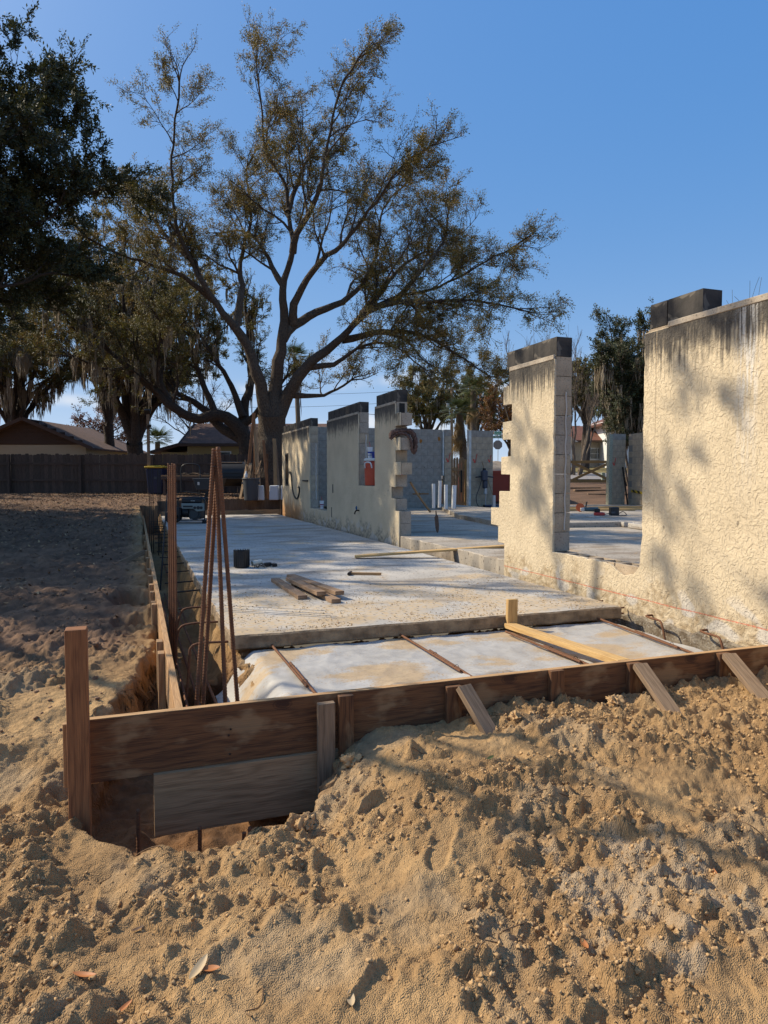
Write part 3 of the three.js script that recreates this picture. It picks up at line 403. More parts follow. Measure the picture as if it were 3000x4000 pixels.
function stuccoMat(z0, z1, y0, y1, seed, near) {
  const W = z1 - z0, Hh = y1 - y0;
  const map = texture(near ? 1536 : 1536, near ? 1024 : 512, (u, v) => {
    const z = z0 + u * W, y = y0 + v * Hh, a = fbm(z * 2.2, y * 2.2, 5, 256, 256, seed), fine = noise(z * 45, y * 45, 256, 256, seed + 1);
    let c = mix3([0.70, 0.565, 0.375], [0.60, 0.48, 0.315], clamp(0.5 + 1.1 * a)); const kk = 1 + 0.07 * fine; c = c.map(q => q * kk);
    // black bitumen coat that ran down from the top course: solid above, torn into drips below
    const drip = 0.34 * Math.pow(clamp(0.5 + 0.9 * noise(z * 38, y * 1.1, 256, 256, seed + 4)), 1.5) + 0.22 * clamp(0.5 + fbm(z * 5, 1.3, 3, 256, 256, seed + 6)) + 0.05 * noise(z * 80, y * 5, 256, 256, seed + 8);
    const top = 2.755, d = top - y, grain = 0.5 + 0.75 * noise(z * 50, y * 9, 256, 256, seed + 10) + 0.4 * noise(z * 17, y * 14, 256, 256, seed + 12);
    let k = ss(0.40, 0.10, d + 0.13 * (grain - 0.5) - 0.45 * (drip - 0.28)); k *= 0.9 + 0.1 * clamp(grain + 0.3); c = mix3(c, [0.045, 0.040, 0.037], clamp(k) * 0.95);
    if (near) { const w = ss(0.14, 0.03, Math.abs(z + 3.83 + 0.05 * noise(y * 2, 3))) * ss(1.2, 2.4, y) * ss(-0.35, 0.35, noise(z * 60, y * 4, 256, 256, seed + 16)); c = mix3(c, [0.74, 0.70, 0.64], 0.6 * w); }
    // mud splashes, rust stain and old grade line along the foot
    const mud = ss(0.16, -0.06, y - 0.50 - 0.22 * fbm(z * 3.1, y * 2, 5, 256, 256, seed + 18) * 1.8) * clamp(0.55 + 0.9 * noise(z * 19, y * 19, 256, 256, seed + 20)); c = mix3(c, near ? [0.36, 0.255, 0.14] : [0.20, 0.17, 0.14], 0.85 * clamp(mud));
    const ef = ss(0.18, 0.4, noise(z * 4.5, y * 6, 256, 256, seed + 22)) * ss(0.75, 0.5, y); c = mix3(c, [0.62, 0.58, 0.52], 0.6 * ef);
    if (!near) { const rs = ss(-17.4, -18.6, z) * ss(0.95, 0.6, y + 0.3 * noise(z * 14, y * 1.5, 256, 256, seed + 24)); c = mix3(c, [0.40, 0.17, 0.04], 0.8 * clamp(rs)); }
    const chalk = Math.abs(y - 0.485 - 0.004 * noise(z * 3, 1)) < 0.0045 + 0.003 * noise(z * 40, 7) && (near ? z < -3 : false); if (chalk) c = mix3(c, [0.62, 0.16, 0.09], 0.75);
    const chip = noise(z * 12, y * 12, 256, 256, seed + 26); if (chip > 0.83) c = mix3(c, [0.20, 0.16, 0.11], 0.7);
    return c;
  }, true, W, Hh, z0, y0);
  return std({ map, bumpMap: stuccoBump, bumpScale: near ? 0.010 : 0.009, roughness: 0.92 });
}
function skin(name, wall, poly, mat, t, x = WX - 0.003) { const g = extr(poly, t, 0.004); g.rotateY(-Math.PI / 2); return part(name, g, mat, wall, [x, 0, 0]); }
{ // far wall
  const w = thing('block_wall', 'long far wall of blocks with pale stucco, cut into three piers', 'wall', [0, 0, 0]);
  const r = -10.95, p = -10.73, end = [-10.76, -10.76, r, -11.14, r, p, r, p, r, p, r, r];
  courses(w, k => { const o = []; const e = end[k]; if (k < 1) o.push([-20.5, -13.0], [-13.0, e]); else if (k < 4) o.push([-20.5, -17.03], [-15.36, e]); else o.push([-20.5, -17.03], [-15.36, -13.0], [-12.0, e]); return o; }, (k, z) => k === 11 ? MB.soot : (Math.round(z * 7 + k) % 3 ? MB.block : MB.blockTan));
  const s = FLOOR + CH, s4 = FLOOR + 4 * CH, poly = [[-20.5, 0.36], [-20.5, 2.75, 1], [-17.04, 2.75], [-17.04, s - 0.02], [-15.37, s - 0.02], [-15.37, 2.75, 1], [-13.01, 2.75], [-13.01, s4 - 0.01], [-12.01, s4 - 0.01], [-12.01, 2.75, 1], [r - 0.01, 2.75]];
  for (let k = 10; k >= 0; k--) { const y1 = FLOOR + (k + 1) * CH, y0 = FLOOR + k * CH, e = Math.min(end[k], k === 3 ? -11.14 : end[k]) - 0.008; if (k < 10) poly.push([e, y1, 1]); poly.push([e, k ? y0 : 0.36, 1]); }
  const st = skin('stucco', w, edge(poly, 0.008, 4), stuccoMat(-20.6, -10.6, 0.3, 2.8, 601, false), 0.016); tag(st, 'pale greenish cream stucco coat with a black band running down from the top');
  for (const [a, b] of [[-20.5, -17.05], [-15.36, -13.02], [-12.0, r - 0.01]]) part('tie_band', bx(WX - 0.028, WX - 0.004, 2.752, 2.795, a, b, 0.006), MB.pale, w);
  // footing strip below
  part('footing', bx(WX - 0.05, WX + 0.3, 0.0, 0.355, -20.55, -10.6, 0.02), footMat, w);
  // dark framed window slot near the far end
  const f = part('window_frame', [bx(WX - 0.035, WX - 0.012, 1.30, 2.15, -20.02, -19.96), bx(WX - 0.035, WX - 0.012, 1.30, 2.15, -19.64, -19.60), bx(WX - 0.035, WX - 0.012, 2.15, 2.19, -20.02, -19.60), bx(WX - 0.035, WX - 0.012, 1.26, 1.30, -20.02, -19.60)], M.black, w); part('pane', bx(WX - 0.03, WX - 0.0225, 1.30, 2.15, -19.96, -19.64, 0.001), std({ color: C(0.008, 0.01, 0.011), roughness: 0.12 }), f);
  const mort = std({ color: C(0.66, 0.62, 0.55), roughness: 0.9 });
  const glue = z => { const pts = []; for (let y = 0.95; y < 2.4; y += 0.07) pts.push([WX + 0.135 + 0.004 * Math.sin(y * 31), y, z + 0.004]); part('caulk_line', tube(pts, 0.008, 6, 60), mort, w); }; glue(-17.03); glue(-13.0 + 0.0);
  // open cell in the top of the toothed end
  part('cell_opening', bx(WX + 0.05, WX + 0.15, 2.57, 2.76, r - 0.02, r + 0.0035, 0.004), std({ color: C(0.028, 0.024, 0.02), roughness: 1 }), w);
}
{ // near wall with the toothed pillar
  const w = thing('block_wall', 'near stuccoed wall with toothed pillar, low sill and tall right section', 'wall', [0, 0, 0]);
  const end = [-7.25, -7.40, -7.58, -7.38, -7.13, -7.34, -7.12, -7.31, -7.10, -7.30, -7.17, -7.28];
  courses(w, k => { if (k === 0) return [[end[0], -1.0]]; if (k < 11) return [[end[k], -6.26], [-4.89, -1.0]]; return [[end[k], -6.26], [-4.87, -4.28]]; }, (k, z) => k === 11 ? MB.soot : (Math.round(z * 9 + k) % 3 ? MB.blockTan : MB.block));
  const s = FLOOR + CH, poly = [];
  poly.push([end[0] - 0.004, 0.30, 1]); for (let k = 0; k < 11; k++) { poly.push([end[k] - 0.006, FLOOR + k * CH + (k ? 0.002 : 0), 1], [end[k] - 0.006, k < 10 ? FLOOR + (k + 1) * CH - 0.002 : 2.75, 1]); }
  poly.push([-6.255, 2.75], [-6.25, s - 0.005], [-5.75, s + 0.0], [-5.3, s - 0.02], [-5.12, s - 0.10], [-4.99, s - 0.075], [-4.91, s + 0.005], [-4.885, s + 0.24], [-4.895, 2.75, 1]);
  poly.push([-4.753, 2.75, 1], [-4.748, 0.47, 1], [-4.744, 0.47, 1], [-4.745, 2.75, 1], [-1.0, 2.75, 1], [-1.0, 0.16]);
  const st = skin('stucco', w, edge(poly, 0.010, 9), stuccoMat(-7.7, -2.6, 0.15, 2.85, 701, true), 0.018); tag(st, 'cream textured stucco with a black stain along the top and a saw cut');
  part('tie_band', bx(WX - 0.032, WX - 0.004, 2.752, 2.80, end[10], -6.262, 0.006), MB.pale, w); part('tie_band', bx(WX - 0.032, WX - 0.004, 2.752, 2.80, -4.62, -1.0, 0.006), MB.pale, w);
  part('footing', extr(edge([[-7.8, 0.0], [-7.8, 0.33], [-1.0, 0.30], [-1.0, 0.0]], 0.03, 15, 0.08), 0.30, 0.015).rotateY(-Math.PI / 2).translate(WX + 0.27, 0, 0), footMat, w);
  const mort = std({ color: C(0.55, 0.50, 0.43), roughness: 0.9 }); const pts = []; for (let y = 0.98; y < 2.45; y += 0.06) pts.push([WX + 0.125 + 0.005 * Math.sin(y * 23), y, -6.254]); part('caulk_line', tube(pts, 0.008, 6, 70), mort, w);
  part('top_groove', bx(WX - 0.0235, WX - 0.019, 2.30, 2.74, -4.672, -4.666, 0.001), std({ color: C(0.03, 0.026, 0.02) }), w);
  // grass sprigs on the wall tops
  const gm = std({ color: C(0.16, 0.13, 0.06), roughness: 0.9, side: THREE.DoubleSide });
  const sp = thing('dry_sprig', 'wispy dry weed growing on top of the toothed pillar', 'weed', [4.2, 2.985, -6.7]); for (let i = 0; i < 9; i++) { const a = rr(-0.5, 0.5), h = rr(0.12, 0.42), zz = rr(-0.35, 0.3); part('stem', tube([[0, 0, zz], [a * 0.1, h * 0.6, zz + a * 0.1], [a * 0.3, h, zz + a * 0.25]], 0.0016, 4, 6), gm, sp); }
  const s2 = thing('dry_sprig', 'little weed on the wall top at the right edge', 'weed', [4.2, 2.78, -3.9]); for (let i = 0; i < 8; i++) { const a = rr(-0.5, 0.5), h = rr(0.05, 0.2), zz = rr(-0.2, 0.25); part('stem', tube([[0, 0, zz], [a * 0.08, h * 0.6, zz + a * 0.05], [a * 0.15, h, zz + a * 0.1]], 0.0016, 4, 6), gm, s2); }
}
// interior block walls at the back: solid blocks with recessed joints
function plainWall(name, label, mat, x0, x1, y0, n, zf, thick, seed, y1cut) {
  const w = thing(name, label, 'wall', [0, 0, 0]); const g = {}; const geo = l => g[l.toFixed(2)] ||= rbox(l - 0.009, CH - 0.009, thick, 0.004, 0);
  part('mortar', bx(x0 + 0.01, x1 - 0.01, y0, y0 + n * CH - 0.012, zf - thick + 0.008, zf - 0.005, 0.002), MB.mortar, w);
  for (let k = 0; k < n; k++) { const c = [x0]; let f = x0 + (k % 2 ? BL / 2 : BL); while (f < x1 - 0.07) { c.push(f); f += BL; } c.push(x1); for (let i = 0; i < c.length - 1; i++) part('block', geo(c[i + 1] - c[i]), k === n - 1 && mat !== MB.blockGrey ? MB.blockGrey : mat, w, [(c[i] + c[i + 1]) / 2, y0 + (k + 0.5) * CH, zf - thick / 2]); }
  return w;
}
{
  plainWall('back_wall', 'grey unpainted block wall at the back of the house with orange paint spots', MB.blockGrey, 4.9, 9.05, FLOOR, 12, -20.0, 0.19, 1);
  plainWall('back_wall', 'narrow tan block pier with a red check mark beside the picket gate', MB.blockTan, 9.10, 9.33, FLOOR, 12, -19.9, 0.19, 2);
  plainWall('back_wall', 'tan block pillar behind the standing breaker hammer', MB.blockTan, 10.05, 10.85, FLOOR, 12, -20.0, 0.19, 3);
  plainWall('back_wall', 'tan block pier right of the crossed wooden gate', MB.blockTan, 15.45, 16.0, FLOOR, 12, -19.98, 0.19, 4);
  // right hand wall coming toward the viewer
  const w = thing('side_wall', 'tan block wall at the right with tree shade across it', 'wall', [16.05, 0, -19.9], 0); const g = rbox(0.19, CH - 0.009, BL - 0.009, 0.004, 2); part('mortar', bx(0.006, 0.18, FLOOR, FLOOR + 12 * CH - 0.01, 0, 8), MB.mortar, w);
  for (let k = 0; k < 12; k++) for (let i = 0; i < 20; i++) part('block', g, MB.blockTan, w, [0.095, FLOOR + (k + 0.5) * CH, (i + 0.5) * BL + (k % 2) * BL / 2]);
  const white = std({ map: blockTex([0.70, 0.68, 0.62], [0.52, 0.50, 0.43], 451), roughness: 0.9 });
  single('door_jamb', 'white painted strip along the edge of the breaker hammer pillar', 'trim', bx(9.96, 10.04, FLOOR, 2.98, -20.1, -19.94), white); single('door_jamb', 'mottled greenish white strip on the edge of the right pier', 'trim', bx(15.30, 15.44, FLOOR, 2.96, -20.1, -19.95), std({ map: texture(128, 256, (u, v) => { const a = fbm(u * 24, v * 40, 4, 24, 40, 461); return mix3([0.50, 0.48, 0.36], [0.16, 0.165, 0.10], clamp(0.4 + 1.6 * a)); }, true, 0.5, 1), roughness: 0.9 }));
  single('door_jamb', 'white strip between the grey wall and the narrow pier', 'trim', bx(9.05, 9.097, FLOOR + 1, 2.97, -20.05, -19.93), white);
  const paint = std({ color: C(0.75, 0.05, 0.035), roughness: 0.7 }), orange = std({ color: C(0.34, 0.13, 0.02), roughness: 0.9 });
  const check = (x, y, z, s, l) => { const o = thing('paint_mark', l, 'paint mark', [x, y, z]); part('stroke', beam([-0.06 * s, 0.03 * s, 0], [0, -0.09 * s, 0], 0.006, 0.035 * s), paint, o); part('stroke', beam([0, -0.09 * s, 0.002], [0.07 * s, 0.20 * s, 0.002], 0.006, 0.045 * s), paint, o); };
  check(9.215, 2.06, -19.897, 1, 'red sprayed check mark on the narrow pier'); check(10.2, 2.05, -19.997, 1, 'red sprayed hook mark on the left of the hammer pillar'); check(10.72, 2.05, -19.997, 0.8, 'red sprayed hook mark on the right of the hammer pillar'); check(15.52, 1.98, -19.977, 0.9, 'red sprayed mark on the right pier');
  const splat = (x, y, s, l) => { const p = []; for (let i = 0; i < 18; i++) { const a = i / 18 * 6.283, r = s * (0.7 + 0.45 * noise(Math.cos(a) * 2 + x, Math.sin(a) * 2 + y)); p.push([Math.cos(a) * r * 0.8, Math.sin(a) * r]); } single('paint_mark', l, 'paint mark', extr(p, 0.003), orange, [x, y, -19.999]); };
  splat(8.33, 2.62, 0.08, 'orange blotch on the left of the grey wall'); splat(8.95, 2.70, 0.09, 'orange blotch on the right of the grey wall'); splat(8.28, 0.98, 0.07, 'rusty blotch low on the grey wall'); single('paint_mark', 'rusty streak running along the grey wall above the pipes', 'paint mark', bx(8.05, 8.6, 0.97, 1.0, -20.0, -19.997, 0.001), orange);
  const holes = thing('bolt_hole', 'row of dark bolt holes across the grey wall', 'hole', [0, 0, 0]); for (const x of [7.95, 8.2, 8.45, 8.7, 8.95]) part('hole', at(cyl(0.014, 0.014, 0.004, 8), x, 1.81, -19.999, Math.PI / 2), M.black, holes);
  single('pink_strip', 'pink painted strip on the back wall beside the toothed end', 'paint mark', bx(7.62, 7.72, 1.55, 2.1, -19.999, -19.992, 0.001), std({ color: C(0.75, 0.07, 0.12), roughness: 0.7 }));
}

// ---------------------------------------------------------------- trees
const barkTex = (a, b, seed) => texture(256, 512, (u, v) => { const r = 1 - Math.abs(noise(u * 14, v * 9, 14, 9, seed)) * 2, k = clamp(0.45 + 0.5 * fbm(u * 10, v * 10, 4, 10, 10, seed + 2) - 0.4 * r + 0.3); return mix3(a, b, k); }, true, 0.5, 1);
const barkBump = texture(256, 512, (u, v) => clamp(0.5 + 0.8 * noise(u * 14, v * 9, 14, 9, 801) + 0.4 * noise(u * 40, v * 30, 40, 30, 803)), false, 0.5, 1);
const bark = (a, b, s) => std({ map: barkTex(a, b, s), bumpMap: barkBump, bumpScale: 0.02, roughness: 0.95 });
const MT = { oak: bark([0.17, 0.125, 0.085], [0.05, 0.036, 0.026], 811), dark: bark([0.11, 0.08, 0.058], [0.036, 0.026, 0.02], 821), palm: bark([0.20, 0.15, 0.10], [0.09, 0.065, 0.045], 831), pale: bark([0.26, 0.20, 0.15], [0.12, 0.09, 0.065], 841) };
const leafMat = new THREE.MeshPhysicalMaterial({ color: 0xffffff, roughness: 0.62, specularIntensity: 0.5, transmission: 0.52, thickness: 0, side: THREE.DoubleSide });
const mossMat = new THREE.MeshPhysicalMaterial({ color: C(0.36, 0.30, 0.22), roughness: 1, transmission: 0.25, thickness: 0, side: THREE.DoubleSide });
class Wood { constructor() { this.p = []; this.n = []; this.u = []; this.i = []; }
  limb(pts, rad, sides) { const base = this.p.length / 3, N = pts.length; let T = V(), Nn = V(1, 0, 0), L = 0;
    for (let k = 0; k < N; k++) { const a = pts[Math.max(0, k - 1)], b = pts[Math.min(N - 1, k + 1)]; T = b.clone().sub(a).normalize(); if (k === 0) { Nn = Math.abs(T.y) < 0.9 ? V(0, 1, 0) : V(1, 0, 0); } Nn = Nn.clone().sub(T.clone().multiplyScalar(Nn.dot(T))).normalize(); const B = T.clone().cross(Nn); if (k) L += pts[k].distanceTo(pts[k - 1]);
      for (let s = 0; s <= sides; s++) { const q = s / sides * 6.28319, c = Math.cos(q), d = Math.sin(q), nx = Nn.x * c + B.x * d, ny = Nn.y * c + B.y * d, nz = Nn.z * c + B.z * d; const r = rad[k]; this.p.push(pts[k].x + nx * r, pts[k].y + ny * r, pts[k].z + nz * r); this.n.push(nx, ny, nz); this.u.push(s / sides * Math.max(0.25, Math.round(6.28 * rad[0] / 0.5) * 0.5), L); } }
    for (let k = 0; k < N - 1; k++) for (let s = 0; s < sides; s++) { const a = base + k * (sides + 1) + s, b = a + sides + 1; this.i.push(a, a + 1, b, a + 1, b + 1, b); } }
  build() { const g = new THREE.BufferGeometry(); g.setAttribute('position', new THREE.Float32BufferAttribute(this.p, 3)); g.setAttribute('normal', new THREE.Float32BufferAttribute(this.n, 3)); g.setAttribute('uv', new THREE.Float32BufferAttribute(this.u, 2)); g.setIndex(this.i); return g; } }
function leafSprig(n, len, leafL, leafW, g, spread = 1) {   // a few leaves round a short twig
  const p = [], nn = [], idx = [];
  for (let i = 0; i < n; i++) { const t = i / n, o = V(0, t * len, 0), az = i * 2.4 + g() * 0.8, el = 0.25 + g() * 0.7, d = V(Math.cos(az) * Math.cos(el) * spread, Math.sin(el), Math.sin(az) * Math.cos(el) * spread).normalize(), side = V(-Math.sin(az), (g() - 0.5) * 0.9, Math.cos(az)).normalize(), l = leafL * (0.7 + 0.6 * g()), w = leafW * (0.7 + 0.6 * g()), nor = d.clone().cross(side).normalize(); o.x += (g() - 0.5) * len * 0.4; o.z += (g() - 0.5) * len * 0.4;
    const m = o.clone().addScaledVector(d, l * 0.5).addScaledVector(nor, l * 0.08), e = o.clone().addScaledVector(d, l), b = p.length / 3; for (const q of [o, m.clone().addScaledVector(side, w / 2), e, m.clone().addScaledVector(side, -w / 2)]) { p.push(q.x, q.y, q.z); nn.push(nor.x, nor.y, nor.z); } idx.push(b, b + 1, b + 3, b + 1, b + 2, b + 3); }
  const G = new THREE.BufferGeometry(); G.setAttribute('position', new THREE.Float32BufferAttribute(p, 3)); G.setAttribute('normal', new THREE.Float32BufferAttribute(nn, 3)); G.setIndex(idx); G.computeVertexNormals(); return G;
}
function tree(o) {
  // o: limbs [[pts, r0, r1], ...] in the tree's own frame (x to the right across the view, y up, z toward the viewer), spacing, lengths, leaf counts and colours
  const g = rng(o.seed), rnd = (a, b) => a + (b - a) * g(), t = thing(o.name, o.label, 'tree', o.base, -YAW, o.group), wd = new Wood(), tips = [], mossAt = [];
  const rv = () => { const z = rnd(-1, 1), a = rnd(0, 6.283), r = Math.sqrt(1 - z * z); return V(r * Math.cos(a), z, r * Math.sin(a)); };
  const path = (p, d, L, n, curl, up) => { const a = [p.clone()]; let q = p.clone(), e = d.clone().normalize(); for (let i = 0; i < n; i++) { e.addScaledVector(rv(), curl).addScaledVector(V(0, 1, 0), up).normalize(); q = q.clone().addScaledVector(e, L / n); a.push(q); } return a; };
  const sprout = (p, d, L, r, lvl) => {
    const last = lvl >= o.levels; if (o.keep && !o.keep(p, lvl)) return; const n = last ? 3 : 5, pts = path(p, d, L, n, o.curl ?? 0.28, (o.up ?? 0.06) * (lvl === 1 ? 1 : 0.6)), rad = pts.map((_, i) => Math.max(o.twig ?? 0.004, r * (1 - 0.8 * i / n)));
    wd.limb(pts, rad, lvl === 1 ? 6 : lvl === 2 ? 4 : 3);
    if (last) { for (let k = 0; k < o.perTwig; k++) { const f = rnd(0.25, 1) * n, i = Math.min(n - 1, Math.floor(f)); const q = pts[i].clone().lerp(pts[i + 1], f - i); tips.push([q, pts[i + 1].clone().sub(pts[i]).normalize()]); } return; }
    const c = o.kids[lvl]; for (let k = 0; k < c; k++) { const f = lerp(0.18, 1, (k + g()) / c) * n, i = Math.min(n - 1, Math.floor(f)), q = pts[i].clone().lerp(pts[i + 1], f - i), dir = pts[i + 1].clone().sub(pts[i]).normalize().multiplyScalar(0.75).add(rv().multiplyScalar(0.8)).add(V(0, o.lift ?? 0.12, 0)); sprout(q, dir, L * rnd(0.3, 0.52) * (o.shrink ?? 1), r * 0.42, lvl + 1); if (o.moss && lvl === 1 && g() < o.moss) mossAt.push(q); }
  };
  for (const [pp, r0, r1, sp, bare = 0] of o.limbs) {
    const cp = new THREE.CatmullRomCurve3(pp.map(q => V(q[0], q[1], q[2] || 0)), false, 'centripetal'), L = cp.getLength(), n = Math.max(4, Math.ceil(L / 0.35)), pts = cp.getSpacedPoints(n); pts.forEach((q, i) => { if (i) { q.x += 0.05 * noise(i * 0.9, r0 * 99 + L) * Math.min(1, i / 3); q.z += 0.22 * noise(i * 0.45, r0 * 57 + 9) * Math.min(1, i / 3); q.y += 0.05 * noise(i * 0.8, L + 33); } });
    wd.limb(pts, pts.map((_, i) => (r1 + (r0 - r1) * Math.pow(1 - i / n, o.taper ?? 1.6)) * (1 + 0.10 * noise(i * 0.7, r0 * 31))), r0 > 0.12 ? 14 : 8);
    if (sp === 0) continue; const count = Math.max(1, Math.round(L * (1 - bare) / (sp || o.spacing)));
    for (let k = 0; k < count; k++) { const f = lerp(bare, 1, (k + g() * 0.9) / count), i = Math.min(n - 1, Math.floor(f * n)), q = pts[i].clone().lerp(pts[i + 1], f * n - i), dir = pts[i + 1].clone().sub(pts[i]).normalize().multiplyScalar(0.8).add(rv().multiplyScalar(0.75)).add(V(0, o.lift ?? 0.12, 0)); sprout(q, dir, o.len * rnd(0.6, 1.15) * lerp(1, 0.55, f), (r1 + (r0 - r1) * Math.pow(1 - f, 1.5)) * 0.40 + 0.006, 1); if (o.moss && g() < o.moss) mossAt.push(q); }
    for (let k = 0; k < 3; k++) { const d = pts[n].clone().sub(pts[n - 1]).normalize().add(rv().multiplyScalar(0.5)); sprout(pts[n], d, o.len * 0.45, r1 * 0.8, Math.min(2, o.levels)); }
  }
  part('trunk', wd.build(), o.bark, t);
  const sets = [[], [], []], cols = [[], [], []]; const G = [0, 1, 2].map(() => leafSprig(o.leaves, o.sprig, o.leafL, o.leafW, g, 1));
  tips.forEach(([p, d], i) => { if (o.leafKeep !== undefined && g() > o.leafKeep) return; const k = i % 3, q = new THREE.Quaternion().setFromUnitVectors(V(0, 1, 0), d.clone().add(rv().multiplyScalar(0.5)).normalize()); sets[k].push(new THREE.Matrix4().compose(p, q, V(1, 1, 1).multiplyScalar(rnd(0.75, 1.25)))); const c = o.colors[Math.floor(g() * o.colors.length)], b = rnd(0.75, 1.25); cols[k].push(C(c[0] * b, c[1] * b, c[2] * b)); });
  sets.forEach((s, k) => { if (s.length) inst('crown', G[k], leafMat, s, t, cols[k]); });
  if (mossAt.length) { const ms = [[], []]; const strand = () => { const gs = []; for (let k = 0; k < 7; k++) { const L = rnd(0.3, 1.05), a = rnd(-0.09, 0.09), b = rnd(-0.09, 0.09), w = rnd(0.018, 0.04), p = []; for (let i = 0; i <= 6; i++) { const f = i / 6; p.push(V(a + 0.025 * Math.sin(f * 7 + k), -L * f, b + 0.025 * Math.cos(f * 6 + k))); } const W = new Wood(); W.limb(p, p.map((_, i) => w * (0.25 + 0.75 * Math.sin((i / 6) * 2.4 + 0.3)) * (i === 6 ? 0.15 : 0.7)), 4); gs.push(W.build()); } return mergeGeometries(gs.map(q => { const n = new THREE.BufferGeometry(); n.setAttribute('position', q.attributes.position); n.setAttribute('normal', q.attributes.normal); n.setIndex(q.index); return n; })); }; const S = [strand(), strand()]; const mc = [[], []];
    mossAt.forEach((p, i) => { for (let k = 0; k < (o.mossN ?? 2); k++) { const v = rnd(0.7, 1.3); mc[i % 2].push(C(v, v * 0.97, v * 0.9)); ms[i % 2].push(place(p.x + rnd(-0.2, 0.2), p.y, p.z + rnd(-0.2, 0.2), rnd(0.6, 1.2), [0, rnd(0, 6), 0], 0.8, rnd(0.8, 1.5), 0.8)); } }); ms.forEach((s, i) => s.length && inst('spanish_moss', S[i], mossMat, s, t, mc[i])); }
  console.log(o.name, 'tips', tips.length, 'tris', wd.i.length / 3, 'moss', mossAt.length); return t;
}
const GREEN = [[0.16, 0.15, 0.036], [0.20, 0.175, 0.04], [0.12, 0.12, 0.03], [0.26, 0.20, 0.045], [0.19, 0.13, 0.04]], GOLD = [[0.25, 0.19, 0.045], [0.32, 0.225, 0.05], [0.18, 0.155, 0.038], [0.36, 0.22, 0.055], [0.14, 0.125, 0.034]], DARK = [[0.068, 0.075, 0.022], [0.085, 0.09, 0.026], [0.052, 0.058, 0.018], [0.11, 0.10, 0.03]];
